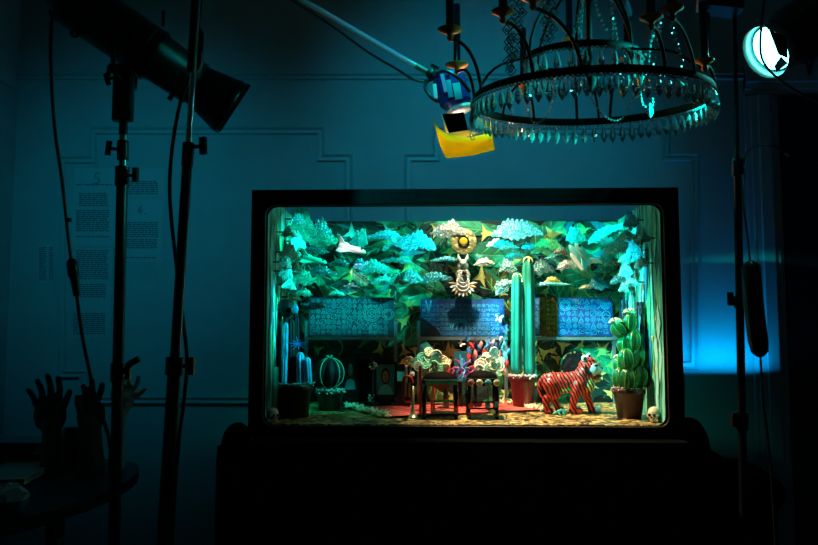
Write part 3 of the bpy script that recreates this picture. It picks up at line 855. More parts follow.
# ---------------------------------------------------------------- butterflies
def butterfly(px, py, Y, size, col, lab, tilt=.2, turn=0., stem=True):
    c = P(px, py, Y); t = thing('butterfly', lab, 'butterfly', c, 'paper butterflies')
    m = mat('butterfly_wing', col, .5, var=.35, scale=150)
    Rb = Matrix.Rotation(turn, 3, 'Z') @ Matrix.Rotation(tilt, 3, 'Y')
    for s in (-1, 1):
        for (pts, nm) in ((((.05, .05), (.25, .5), (.75, .9), (1., .7), (.8, .25), (.35, 0)), 'upper_wing'), (((.05, 0), (.4, -.02), (.75, -.15), (.7, -.6), (.4, -.75), (.12, -.4)), 'lower_wing')):
            MB().plate([c + Rb @ V((s * x * size * .9, abs(x) * size * -.5, z * size)) for x, z in pts], Rb @ V((0, .0008, 0))).build(nm, m, t)
    MB().tube([c + Rb @ V((0, -.001, size * .5)), c, c + Rb @ V((0, -.001, -size * .5))], [.0006, .0014, .0006], 6).build('body', M_BLACKP, t)
    if stem: MB().tube([c, V((c.x, YB - .013, c.z))], .0008, 5).build('wire', M_ROD, t)
butterfly(498.5, 318.5, YB - .08, .018, (.95, .62, .55), 'pink and white butterfly over the right end of the middle board')
butterfly(461, 343.5, YB - .10, .014, (.95, .72, .72), 'pale pink butterfly just under the rail of the middle board', .9)
butterfly(467, 339, YB - .09, .012, (.05, .2, .6), 'small dark blue butterfly on the rail of the middle board', .5)
butterfly(505, 329, YB - .10, .016, (.04, .22, .5), 'dark blue butterfly at the lower right corner of the middle board', -.4)
butterfly(499, 338, YB - .11, .012, (.85, .35, .4), 'tiny rose and white butterfly above the white lace bouquet', .3)
butterfly(488, 342, YB - .13, .012, (.2, .35, .75), 'small blue and rose butterfly above the tangle of blue flowers', -.3)

# ---------------------------------------------------------------- pots and cacti
M_POTD = mat('dark_glazed_pot', (.010, .006, .008), .4, var=.4, scale=30, bump=.3)
M_POTR = mat('oxblood_pot', (.10, .008, .014), .45, var=.4, scale=40, bump=.4)
M_POTB = mat('brown_pot', (.035, .012, .012), .45, var=.5, scale=30, bump=.4)
M_CRUMB = mat('pale_gravel', (.75, .60, .55), .7, var=.4, scale=150)
M_CRUMBD = mat('dark_gravel', (.25, .30, .26), .7, var=.5, scale=150)
M_CACT = mat('glossy_cactus_green', (.015, .12, .03), .22, var=.5, scale=30)
M_CACTL = mat('cactus_rib_highlight', (.12, .48, .08), .3)  # highlights along the segment ribs painted as bright lines
M_CACTT = mat('column_cactus_green', (.015, .22, .17), .35, var=.4, scale=25, stretch=(1, 1, .3))
M_CACTD = mat('near_black_cactus', (.002, .006, .009), .55, var=.3, spec=.2)
M_CACTB = mat('blue_lit_cactus', (.03, .28, .50), .35, var=.5, scale=30)  # blue light on the cacti put into their colour
def pot(px, pyb, Y, rtop, h, m, crumb, name, lab, rbot=.72, cr=None):
    c = fl(px, Y); t = thing(name, lab, 'potted cactus', c)
    MB().lathe(c, [(rtop * rbot, 0), (rtop * .9, h * .78), (rtop * .97, h * .80), (rtop, h * .84), (rtop, h * .97), (rtop * .93, h), (rtop * .85, h * .93)], 28).build('pot', m, t)
    mb = MB(); rp = random.Random(int(px))
    for i in range(90):
        a = rp.uniform(0, 2 * PI); rr_ = rtop * rp.uniform(.8, 1.06); s_ = rp.uniform(.0022, .0045)
        mb.ball(c + V((rr_ * math.cos(a), rr_ * math.sin(a), h + rp.uniform(-.010, .005))), (s_, s_, s_ * .8), 6, 4)
    for i in range(50):
        a = rp.uniform(0, 2 * PI); rr_ = rtop * math.sqrt(rp.random()) * .85; s_ = rp.uniform(.003, .005)
        mb.ball(c + V((rr_ * math.cos(a), rr_ * math.sin(a), h - .002)), (s_, s_, s_ * .8), 6, 4)
    o = mb.build('gravel', crumb, t); o['kind'] = 'stuff'
    return t, c, c + V((0, 0, h))
def column(t, base, top, r, m, ribs=8, name='column'):
    base, top = V(base), V(top); L = (top - base).length
    prof = [(r * .85, 0), (r, L * .06), (r * 1.02, L * .5), (r, L * .88), (r * .8, L * .955), (r * .4, L * .99), (r * .1, L)]
    return MB().lathe(base, prof, 40, align(top - base), ribs=ribs, amp=.42).build(name, m, t)

# big pot at the left with a dark crowd of plants
t, c, tp = pot(293, 417, 2.62, .066, PX(33, 2.62), M_POTD, M_CRUMBD, 'potted_cactus', 'large dark pot crowded with near-black tall cacti at the left end of box', .78)
Yl = 2.62
def pl(px, py, dy=0): return P(px, py, Yl + dy)
column(t, pl(278, 384), pl(278, 311), .013, M_CACTD)
column(t, pl(291, 384, .02), pl(291, 318, .02), .012, M_CACTD)
column(t, pl(284, 384, -.02), pl(286, 322, -.02), .008, M_CACTB, 6)
column(t, pl(301, 384), pl(300, 352), .012, M_CACTB)
column(t, pl(309, 384, -.01), pl(307, 357, -.01), .010, M_CACTB)
column(t, pl(296, 384, .03), pl(296, 312, .03), .010, M_CACTD)
mb = MB(); mb.ball(pl(286, 308), (.030, .022, .030), 24, 12, ribs=10, amp=.25); mb.build('round_crown', M_CACTD, t)
MB().tube([pl(286, 384, .01), pl(286, 310, .01)], .008, 8).build('crown_stem', M_CACTD, t)
MB().ball(pl(295, 309, -.028), (.012, .006, .016), 10, 8).build('blue_patch', M_CACTB, t)
MB().tube([pl(292, 318, -.03), pl(299, 316, -.03)], .003, 6).build('red_bud', M_DKR, t)
M_BLUEF = mat('bright_blue_petal', (.04, .22, .85), .4)
for k in range(10):
    a = k * 2 * PI / 10 + .2; L = (7, 11)[k % 2]
    MB().tube([pl(298, 344, -.04), pl(298 + L * math.cos(a) * 1.1, 344 + L * .7 * math.sin(a), -.045)], [.0016, .0004], 5).build('blue_spike', M_BLUEF, t)
# green slab left behind the pot
c = P(274, 377, 2.56); o = MB().box(c + V((0, 0, -.02)), (.022, .004, 2 * (c.z - .02 - floor_z(2.56))), mi=0)
zf = floor_z(2.56); zt = P(274, 367, 2.56).z
o = MB(); o.box((c.x, 2.56, (zf + zt) / 2), (.026, .006, zt - zf)); o = o.build('green_panel', M_STREAK, None, V((c.x, 2.56, zf)))
tag(o, 'narrow upright green painted panel left behind the large dark pot', 'panel')

# round ribbed cactus
t, c, tp = pot(330, 408, 2.78, .049, PX(20, 2.78), M_POTD, M_CRUMB, 'potted_cactus', 'dark pot holding one squat round ribbed cactus with lit rib edges painted pale', .74)
cc = P(329.5, 373, 2.78)
MB().ball(cc, (.047, .047, .052), 60, 14, ribs=9, amp=.22).build('round_cactus', M_CACTD, t)
m_rib = mat('lit_green_rib', (.06, .55, .38), .5)  # lit ribs of the dark cactus, their light put into the colour
for k in range(9):
    a = 2 * PI * k / 9
    if k % 2: continue
    pts = []
    for j in range(9):
        tt = .25 + 2.5 * j / 8
        r_ = math.sin(tt) * 1.1
        pts.append(cc + V((.047 * r_ * math.cos(a), .047 * r_ * math.sin(a), .054 * math.cos(tt))))
    MB().tube(pts, .0016, 5).build('lit_rib_edge', m_rib, t)
for k in range(6):
    a = k * PI / 3
    MB().tube([cc + V((0, 0, .052)), cc + V((.014 * math.cos(a), .014 * math.sin(a), .062))], [.002, .0006], 5).build('crown_spine', m_rib, t)

# red pot with two tall columns
t, c, tp = pot(523, 401, 2.87, .049, PX(31, 2.87), M_POTR, M_CRUMB, 'potted_cactus', 'oxblood red pot with two tall straight green column cacti in centre right', .72)
column(t, P(529.5, 374, 2.88), P(527.5, 256, 2.88), .0195, M_CACTT, 5)
column(t, P(516, 374, 2.86), P(516.5, 272, 2.86), .0175, M_CACTT, 5)
for (x, y) in ((527.5, 256), (516.5, 272)):
    for k in range(5):
        a = k * 1.257
        p = P(x, y + 1, 2.87); MB().tube([p, p + V((.012 * math.cos(a), .006 * math.sin(a), -.004)), p + V((.02 * math.cos(a), .010 * math.sin(a), -.018))], [.003, .0028, .0008], 6).build('petal', GP[7], t)

# the segmented cactus at the right
t, c, tp = pot(629, 419, 2.62, .0535, PX(29, 2.62), M_POTB, M_CRUMB, 'potted_cactus', 'brown pot with stacked oval green cactus segments and cream flowers at right', .70)
YR = 2.62
segs = [(621, 379, 7, 11, -.01), (628, 381, 7.5, 12, -.03), (638, 378, 10.5, 12.5, 0), (627, 360, 7.5, 11, -.02), (637.5, 357, 8, 13, .005), (620, 366, 5.5, 8, .02),
        (625, 345, 6.5, 8.5, .0), (634, 341, 7.5, 10.5, -.005), (631, 322.5, 6, 9, 0), (619, 329, 6.5, 8, 0)]
for i, (x, y, rx, rz, dy) in enumerate(segs):
    u = PX(1, YR); rot = Matrix.Rotation(-.7, 3, 'Y') if i == 9 else Matrix.Rotation([.0, .05, .2, -.05, .1, -.2, 0, .05, .1, 0][i], 3, 'Y')
    o = MB().ball(P(x, y, YR + dy), (rx * u * 1.1, rx * u, rz * u * 1.05), 48, 12, rot, ribs=6, amp=.30).build('cactus_segment', M_CACT, t)
    mb = MB()
    for k in range(6):
        a = 2 * PI * k / 6
        if math.sin(a) > .6: continue
        pts = []
        for j in range(8):
            tt = .25 + 2.6 * j / 7
            pts.append(P(x, y, YR + dy) + rot @ V((rx * u * 1.23 * math.sin(tt) * math.cos(a), rx * u * 1.12 * math.sin(tt) * math.sin(a), rz * u * 1.05 * math.cos(tt))))
        mb.tube(pts, .0009, 5)
    mb.build('ribs', M_CACTL, o)
M_CREAM = mat('cream_petal', (.92, .78, .45), .6, var=.2, scale=100)
for (x, y, n_, L) in ((616, 322, 12, 7.5), (629.5, 312, 10, 7), (617, 357, 5, 4)):
    f = MB().ball(P(x, y, YR - .005), .006, 8, 6).build('flower', M_CREAM, t)
    for k in range(n_):
        a = PI * (.0 + k / (n_ - 1) * 1.0) + (.3 if x == 616 else 0)
        p0 = P(x, y, YR - .005); p1 = P(x + L * math.cos(a), y - L * .75 * abs(math.sin(a)) + 1, YR - .005 + (k % 3 - 1) * .012)
        MB().tube([p0, p0.lerp(p1, .6) + V((0, 0, .002)), p1], [.002, .0032, .0008], 6).build('petal', M_CREAM, f)

# ragged blue columns on the right wall
M_RAG = mat('ragged_black_edge', (.01, .02, .03), .6, bump=1., scale=80)
for i, (y0, z0, z1, w_, lab) in enumerate(((2.90, 352, 300, .05, 'shorter of the two ragged black-edged blue strips, farther back on the right wall'), (2.66, 368, 306, .055, 'taller ragged black-edged blue strip nearer the window on the right wall'))):
    xx = ax1 - .012; zt = P(645, z1, y0).z; zb_ = P(645, z0, y0).z
    t = thing('ragged_strip', lab, 'wall ornament', (xx, y0, zb_), 'ragged blue strips on the right wall')
    MB().box((xx, y0, (zt + zb_) / 2), (.008, w_ * .9, zt - zb_)).build('blue_strip', M_CACTB if False else mat('bright_blue_strip', (.04, .36, .55), .4, var=.4, scale=30), t)
    for s in (-1, 1):
        pts = []; rr_ = random.Random(i * 7 + s)
        for k in range(14):
            pts.append(V((xx - .006, y0 + s * w_ * .5 + rr_.uniform(-.006, .006), zb_ + (zt - zb_) * (k / 13 * 1.12 - .06))))
        MB().tube(pts, [rr_.uniform(.004, .010) for _ in pts], 7).build('ragged_edge', M_RAG, t)
# thin green stick leaning by the segmented cactus
# ---------------------------------------------------------------- skulls
M_BONE = mat('aged_bone', (.78, .70, .55), .5, var=.25, scale=60)
def skull(px, py, Y, s, turn, lab, loc):
    c = P(px, py, Y); c.z = floor_z(Y) + s * .95
    t = thing('small_skull', lab, 'skull', (c.x, c.y, floor_z(Y)), 'small skulls in the box corners')
    Rz = Matrix.Rotation(turn, 3, 'Z')
    def q(x, y, z): return c + Rz @ (V((x, y, z)) * s)
    mb = MB(); mb.ball(q(0, .1, .15), (.80 * s, .95 * s, .85 * s), rot=Rz); mb.ball(q(0, -.45, -.3), (.5 * s, .45 * s, .45 * s), rot=Rz); mb.ball(q(0, -.5, -.65), (.42 * s, .35 * s, .28 * s), rot=Rz)
    for sg in (-1, 1): mb.ball(q(sg * .5, -.45, -.15), (.25 * s, .3 * s, .18 * s), rot=Rz)
    organic(mb, 'cranium', M_BONE, t, voxel=s * .09, smooth=2)
    for sg in (-1, 1): MB().ball(q(sg * .30, -.80, -.02), (.20 * s, .14 * s, .2 * s), rot=Rz).build('eye_socket', M_BLACKP, t)
    MB().ball(q(0, -.93, -.3), (.09 * s, .08 * s, .13 * s), rot=Rz).build('nose_hole', M_BLACKP, t)
    for k in range(5): MB().box(q((k - 2) * .13, -.86, -.62), (.09 * s, .06 * s, .16 * s), Rz).build('tooth', M_BONE, t)
skull(273, 415, 2.50, .023, .7, 'small skull in the left front corner under the large dark pot', 0)
skull(654, 415, 2.52, .025, -.6, 'small skull in the right front corner beside the brown cactus pot', 0)

# ---------------------------------------------------------------- rug
M_RUG = mat('red_rug', (.70, .10, .09), .9, var=.35, scale=110, bump=.4)
M_FR = mat('cream_fleece', (.92, .88, .62), .9)
a_, b_, c_, d_ = on_floor(350, 408), on_floor(390, 418.5), on_floor(543, 411.5), on_floor(500, 403.5)
t = thing('rug', 'red patterned rug with thick cream fringe ends on the mottled floor', 'rug', (a_ + c_) / 2)
mb = MB(); up = V((0, 0, .004))
mb.plate([p + V((0, 0, .001)) for p in (a_, b_, c_, d_)], up); mb.build('rug_field', M_RUG, t)
mb = MB()
for (p, q_) in ((b_, c_), (a_, d_)):
    mb.tube([p + V((0, 0, .005)), q_ + V((0, 0, .005))], .003, 6)
mb.build('dark_border', mat('dark_border', (.01, .008, .008), .9), t)
mb = MB(); rl_ = random.Random(2)
for k in range(14):
    f = k / 13; p = a_.lerp(d_, .2 + .05 * k); q_ = b_.lerp(c_, .2 + .05 * k)
    mb.tube([p.lerp(q_, .2) + V((0, 0, .0052)), p.lerp(q_, .8) + V((rl_.uniform(-.01, .01), 0, .0052))], .0012, 5)
mb.build('woven_lines', mat('dark_red_weave', (.28, .03, .03), .9), t)
for (p, q_, out) in ((a_, b_, V((-1, 0, 0))), (d_, c_, V((1, 0, 0)))):
    mb = MB(); rf = random.Random(4)
    for k in range(240):
        f = rf.random(); b0 = p.lerp(q_, f) + V((out.x * rf.uniform(-.006, .012), rf.uniform(-.008, .008), .004))
        d0 = V((out.x * rf.uniform(-.3, 1), rf.uniform(-1, 1), rf.uniform(.1, 1))).normalized() * rf.uniform(.012, .03)
        mb.tube([b0, b0 + d0 * .5, b0 + d0 + V((0, 0, -.004))], [.0048, .0044, .0012], 5)
    o = mb.build('fringe', M_FR, t)

# ---------------------------------------------------------------- stools
M_CUSH = mat('black_cushion', (.0012, .001, .0012), .8, spec=.06)
M_LQ = mat('black_lacquer', (.01, .008, .01), .25)
M_GRN = mat('green_painted_wood', (.06, .36, .24), .45, var=.3, scale=40)
M_REDP = mat('red_painted_wood', (.55, .05, .04), .4, var=.3, scale=40)
M_BLUP = mat('blue_painted_wood', (.05, .28, .42), .4)
def stool(x0, x1, pys, pyf, Y, kind, lab):
    xc = (x0 + x1) / 2; hw = PX((x1 - x0) / 2, Y)
    c = fl(xc, Y); zs = P(xc, pys, Y).z; t = thing('stool', lab, 'stool', c)
    zf = floor_z(Y); dp = .055
    # domed cushion
    mb = MB(); mb.ball((c.x, Y, zs - .004), (hw * .98, dp * .9, .026), 24, 10); mb.build('cushion', M_CUSH, t)
    MB().rbox((c.x, Y, zs - .010), (hw * 2, dp * 2, .016), .012).build('seat', M_LQ, t)
    for sx in (-1, 1):
        for sy in (-1, 1):
            x = c.x + sx * (hw - .008); y = Y + sy * (dp - .008); h = zs - .016 - floor_z(y)
            MB().lathe((x, y, floor_z(y)), [(.0055, 0), (.0075, h * .1), (.0055, h * .25), (.0085, h * .6), (.008, h)], 10).build('leg', M_LQ, t)
    if kind == 'g':
        MB().box((c.x + .004, Y - dp - .001, zs - .012), (hw * 1.75, .007, .014)).build('green_apron', M_GRN, t)
        mb = MB(); mb.plate([V((c.x - hw * .55, Y - dp, zs - .020)), V((c.x, Y - dp, zs - .036)), V((c.x + hw * .75, Y - dp, zs - .020))], V((0, .005, 0))); mb.build('red_carved_apron', M_REDP, t)
        bx = c.x + hw * .22; bw = hw * 1.35; bh = .036; zz = zf + .020 + bh / 2
        for dz in (-bh / 2, bh / 2): MB().box((bx, Y - dp + .006, zz + dz), (bw, .007, .007)).build('green_stretcher', M_GRN, t)
        for sx in (-1, 1): MB().box((bx + sx * bw / 2, Y - dp + .006, zz), (.007 if sx < 0 else .011, .008, bh + .01)).build('red_upright', M_REDP, t)
        for dz in (-.006, .006): MB().box((bx, Y - dp + .008, zz + dz), (bw * .9, .004, .003)).build('thin_slat', M_GRN, t)
        # red back posts
        for dx in (-1.08, ):
            p0 = V((c.x + dx * hw, Y + dp * .3, floor_z(Y + dp * .3))); MB().tube([p0, V((p0.x, p0.y, P(420, 366, Y).z))], .005, 8).build('back_post', M_REDP, t)
        MB().box((c.x - hw * .9, Y - .0, P(420, 383, Y).z), (hw * .35, .01, .006)).build('red_brace', M_REDP, t)
    else:
        for k in range(4):
            x = c.x + hw * (-.72 + k * .52); col = [(.5, .2, .2), (.8, .72, .6), (.1, .45, .6), (.6, .6, .35)][k]
            ro = MB().lathe((x, Y - dp - .0005, zs - .016), [(.011, 0), (.010, .004), (.005, .006)], 14, RB).build('painted_rosette', mat('rosette_paint', col, .4), t)
            mm = mat('rosette_petal', [(.6, .3, .25), (.95, .9, .75), (.15, .6, .7), (.8, .75, .5)][k], .4)
            for j in range(7):
                a = 2 * PI * j / 7; MB().ball((x + .0085 * math.cos(a), Y - dp - .004, zs - .016 + .0085 * math.sin(a)), (.0032, .002, .0032), 6, 5).build('petal', mm, ro)
        zz = zf + .032
        for dz in (0, .02): MB().box((c.x, Y - dp + .006, zz + dz), (hw * 1.8, .006, .005)).build('stretcher', M_LQ, t)
        for k in range(4):
            x = c.x + hw * (-.72 + k * .5)
            MB().lathe((x, Y - dp + .002, zz + (.014 if k % 2 else .010)), [(.010, 0), (.008, .004), (.003, .005)], 12, RB).build('lower_rosette', M_REDP if k < 2 else M_BLUP, t)
        MB().box((c.x - hw * .35, Y - dp + .004, zf + .016), (hw * 1.1, .006, .005)).build('red_stretcher', M_REDP, t)
        MB().ball((c.x + hw * .55, Y - dp - .002, zf + .022), (.010, .004, .008), 10, 6).build('pale_rosette', mat('rosette_pale', (.6, .8, .7), .4), t)
    return t, c, zs
tA, cA, zA = stool(422, 458, 378, 413, 2.62, 'g', 'left stool with black domed cushion and green and red painted rails')
tB, cB, zB = stool(466, 498, 377, 412, 2.62, 'b', 'right stool with black domed cushion and a row of painted rosettes')

# bouquets of lace flowers standing behind the stools
def rosette(mb, c, r, rot, rings=2):
    for k in range(rings): mb.ring(c, r * (1 - .42 * k), r * .16, 16, rot, m=5)
    for k in range(5):
        a = 2 * PI * k / 5; mb.ring(c + rot @ V((r * .55 * math.cos(a), r * .55 * math.sin(a), r * .05)), r * .24, r * .09, 8, rot, m=4)
    mb.ball(c, r * .2, 6, 5)
def bouquet(Y, centre, balls, m1, m2, lab, hold, stem_to, seed):
    u = PX(1, Y); rb_ = random.Random(seed); c = P(*centre, Y)
    t = thing('lace_bouquet', lab, 'bouquet', V((c.x, Y, floor_z(Y))))
    ms = (m1, m2)
    for i, (x, y, r, k) in enumerate(balls):
        p = P(x, y, Y - .01 - .02 * rb_.random()); mb = MB()
        rosette(mb, p, r * u, align(V((rb_.uniform(-.5, .5), -1, rb_.uniform(-.2, .5)))))
        mb.build('lace_flower', ms[k], t)
    MB().tube([P(*centre, Y + .004), V((c.x, Y + .004, floor_z(Y)))], .004, 8).build('stem', hold, t)
    mb = MB()
    for i, (x, y, r, k) in enumerate(balls): mb.tube([P(x, y, Y - .004), P(centre[0], centre[1] + 6, Y + .004)], .0012, 5)
    mb.build('flower_wires', hold, t)
    return t
M_LACEG = mat('mint_lace', (.25, .72, .50), .6, var=.3, scale=90); M_LACEC = mat('cream_lace', (.88, .82, .60), .6, var=.15, scale=90); M_LACEW = mat('white_lace', (.92, .90, .76), .6)
bouquet(2.75, (434, 362), [(429, 352, 4.5, 1), (422, 358, 5, 0), (436, 356, 5.5, 1), (443, 361, 5, 1), (418, 366, 4.5, 1), (426, 364, 5, 0), (434, 366, 5, 0), (441, 369, 4.5, 0), (424, 371, 4.5, 0), (431, 373, 4, 1), (417, 361, 3.5, 0), (446, 367, 3.5, 1), (436, 372, 4, 0), (428, 358, 4, 1), (448, 362, 3, 1)],
        M_LACEG, M_LACEC, 'round mint and cream lace flower bouquet above the left stool', M_REDP, None, 1)
bouquet(2.75, (488, 364), [(494, 352, 4.5, 0), (487, 357, 4.5, 0), (481, 365, 6, 0), (490, 361, 4.5, 0), (498, 366, 6, 0), (489, 369, 5, 1), (484, 360, 4, 0), (496, 359, 4, 1), (494, 373, 4.5, 1), (486, 373, 3.5, 1), (501, 361, 3.5, 0), (479, 369, 4, 0), (493, 366, 4, 0), (499, 373, 3, 1)],
        M_LACEW, mat('pale_aqua_lace', (.35, .78, .66), .6), 'white lace flower bouquet with curled loops above the right stool', mat('green_stem', (.03, .2, .05), .5), None, 2)
# dark eye in the left bouquet -> small dark flower
# red cup
c = fl(446, 2.80)
t = thing('red_vase', 'bright red vase between the left bouquet and the blue box', 'vase', c)
zt = P(447, 360, 2.80).z; h = zt - c.z
MB().lathe(c, [(.012, 0), (.009, h * .3), (.009, h * .60), (.013, h * .64)], 16).build('black_foot', M_LQ, t)
MB().lathe(c, [(.013, h * .62), (.015, h * .7), (.0175, h * .86), (.016, h * .98), (.0185, h), (.015, h * .985)], 20).build('vase', mat('red_enamel', (.85, .03, .02), .3), t)
# blue tray holding a tangled coral plant
t = thing('blue_planter', 'blue planter box with tangled violet and blue coral stems behind the stools', 'planter', fl(465, 2.86))
Yp = 2.86; c = P(465, 378, Yp)
for (x0, x1, y0, y1) in ((454, 478, 378, 381),): 
    a = P(x0, y1, Yp); b = P(x1, y0, Yp); MB().box(((a.x + b.x) / 2, Yp, (a.z + b.z) / 2), (b.x - a.x, .05, b.z - a.z)).build('tray', M_BLUP, t)
a = P(454, 378, Yp + .02); b = P(467, 351, Yp + .02)
MB().box(((a.x + b.x) / 2, Yp + .022, (a.z + b.z) / 2), (b.x - a.x, .006, b.z - a.z)).build('back_panel', mat('deep_teal_panel', (.01, .14, .2), .5), t)
zf = floor_z(Yp); a = P(460, 381, Yp); b = P(475, 381, Yp)
for x in (a.x, b.x): MB().box((x, Yp, (a.z + zf) / 2), (.012, .03, a.z - zf)).build('foot', M_LQ, t)
rc_ = random.Random(8)
MV = [mat('violet_stem', (.14, .10, .50), .4), mat('blue_stem', (.06, .28, .65), .4), mat('rose_stem', (.55, .06, .14), .4)]
for k in range(24):
    p = P(rc_.uniform(457, 477), 377, Yp - .015 + rc_.uniform(-.01, .01)); pts = [p]; d0 = V((rc_.uniform(-1, 1), rc_.uniform(-.4, .2), 1))
    for j in range(6):
        d0 = (d0 + V((rc_.uniform(-1.3, 1.3), rc_.uniform(-.5, .5), rc_.uniform(-.9, .8)))).normalized(); p = p + d0 * .014
        p.z = max(min(p.z, P(460, 352, Yp).z), P(460, 377, Yp).z); pts.append(p)
    MB().tube(smooth_path(pts, 3), .0030, 6).build('coral_stem', MV[k % 3], t)
# feathers and flowers fan at centre
t = thing('feather_spray', 'spray of red, rose and blue feathers behind the white lace bouquet', 'flower arrangement', fl(492, 2.92))
Yf = 2.92; rc_ = random.Random(18)
FM = [mat('red_feather', (.65, .04, .04), .5), mat('blue_feather', (.04, .25, .6), .5), mat('rose_feather', (.85, .35, .42), .5), mat('dark_feather', (.05, .02, .07), .5), mat('sky_feather', (.15, .55, .7), .5)]
for k, (x, y, ln, an, mi) in enumerate([(474, 355, 9, .2, 0), (469, 352, 10, -.1, 1), (478, 348, 9, .5, 1), (481, 345, 8, .1, 2), (484, 352, 9, .3, 0), (492, 345, 11, .4, 2), (489, 340, 8, 0, 3), (476, 342, 8, -.3, 3), (503, 347, 12, .2, 4), (505, 356, 12, -.3, 4), (501, 343, 9, .3, 3), (507, 364, 9, 0, 0), (480, 360, 10, .2, 1), (473, 362, 10, -.4, 3), (476, 369, 8, .4, 0), (497, 350, 9, -.3, 3), (508, 352, 8, .4, 1), (471, 347, 7, .6, 0), (486, 347, 7, .9, 1)] + [(rc_.uniform(468, 510), rc_.uniform(341, 373), rc_.uniform(8, 12), rc_.uniform(-.7, .7), rc_.randrange(5)) for _ in range(22)]):
    p = P(x, y, Yf - .01 * (k % 4)); d = V((math.sin(an), 0, math.cos(an))) * PX(ln * 1.15, Yf)
    s = V((d.z, 0, -d.x)).normalized() * PX(ln, Yf) * .22
    pts = [p - d * .5, p - d * .2 + s * .8, p + d * .2 + s, p + d * .5, p + d * .25 - s * .9, p - d * .2 - s * .7]
    mb = MB(); mb.plate(pts, V((0, .001, 0)), puff=V((0, .004, 0))); mb.build('feather', FM[mi], t)
mb = MB()
base = V((P(492, 380, Yf).x, Yf + .01, floor_z(Yf + .01)))
for x, y in ((474, 355), (481, 345), (489, 342), (503, 350), (506, 362), (470, 352), (492, 348), (499, 345)): mb.tube([base, base + V((0, 0, .06)), P(x, y, Yf + .003)], .0013, 5)
mb.build('stems', mat('dark_green_stem', (.02, .08, .03), .5), t)
mb = MB(); p0 = P(499, 372, 2.84)
mb.plate([P(494, 392, 2.84), P(493, 379, 2.84), P(499, 370, 2.84), P(504, 368, 2.84), P(503, 385, 2.84), P(498, 395, 2.84)], V((0, .003, 0)), puff=V((0, .006, 0)))
o = mb.build('broad_leaf', mat('broad_leaf', (.02, .20, .06), .4), None, P(498, 395, 2.84)); tag(o, 'broad dark green leaf standing right of the right stool', 'leaf')
MB().tube([P(498, 392, 2.845), V((P(498, 392, 2.845).x, 2.845, floor_z(2.845)))], .002, 5).build('stalk', GP[2], o, org=P(498, 395, 2.84))

# turquoise leaf behind the left bouquet
mb = MB(); mb.plate([P(419, 358, 2.9), P(420, 345, 2.9), P(427, 342, 2.9), P(433, 348, 2.9), P(433, 357, 2.9), P(426, 364, 2.9)], V((0, .003, 0)), puff=V((0, .008, 0)))
o = mb.build('turquoise_leaf', mat('turquoise_leaf', (.06, .5, .55), .4), None, P(426, 364, 2.9)); tag(o, 'rounded turquoise leaf above and behind the mint and cream bouquet', 'leaf')
MB().tube([P(426, 362, 2.905), V((P(426, 362, 2.9).x, 2.905, floor_z(2.905)))], .002, 5).build('stalk', GP[2], o, org=P(426, 364, 2.9))

# ---------------------------------------------------------------- trumpet
Yt = 2.60
M_BRASR = mat('red_lacquered_brass', (.7, .06, .03), .25, metal=.4); M_BRAS = mat('aged_brass', (.75, .68, .42), .3, metal=.8)
c = fl(413, Yt); t = thing('toy_trumpet', 'small red and brass trumpet standing on its bell left of the stools', 'trumpet', c)
z0 = c.z
MB().lathe(c + V((0, 0, .001)), [(.020, 0), (.0165, .003), (.009, .010), (.0055, .02), (.0042, .045), (.004, .10)], 20).build('bell', M_BRAS, t)
pts = smooth_path([P(412.5, 383, Yt), P(411, 378, Yt), P(407, 376.5, Yt), P(403.8, 380, Yt), P(403.5, 393, Yt), P(405.5, 400, Yt), P(409, 401, Yt), P(411, 396, Yt), P(411, 388, Yt)], 5)
MB().tube(pts, .0048, 8).build('loop_tube', M_BRASR, t)
for k, x in enumerate((405.5, 407.5, 409.5)): MB().tube([P(x, 383, Yt - .004), P(x, 397, Yt - .004)], .0034, 8).build('valve', M_BRASR if k % 2 else M_BRAS, t)
MB().tube([P(406, 376, Yt), P(406.5, 368, Yt)], .0025, 8).build('mouth_pipe', M_BRAS, t)
MB().lathe(P(406.5, 368, Yt), [(.003, 0), (.006, .006), (.0055, .008)], 12).build('mouthpiece', M_BRAS, t)
# tall gilt candlestick-like ornament behind the trumpet
t = thing('gilt_ornament', 'knobbly gilt ornament on a dark stick behind the trumpet', 'ornament', fl(409, 2.84))
Yo = 2.84; b0 = fl(409, Yo)
MB().tube([b0, P(409, 362, Yo)], .004, 8).build('stick', M_LQ, t)
mb = MB(); rr_ = random.Random(3)
for k in range(16): mb.ball(P(409 + rr_.uniform(-4, 4), 361 + rr_.uniform(-3.5, 4), Yo + rr_.uniform(-.01, .01)), rr_.uniform(.004, .008), 7, 5)
mb.build('gilt_head', mat('old_gilt', (.62, .42, .2), .4, metal=.6, var=.5, scale=90), t)
MB().ball(P(412, 374, Yo - .01), .010, 12, 8).build('silver_knob', M_SILV, t)

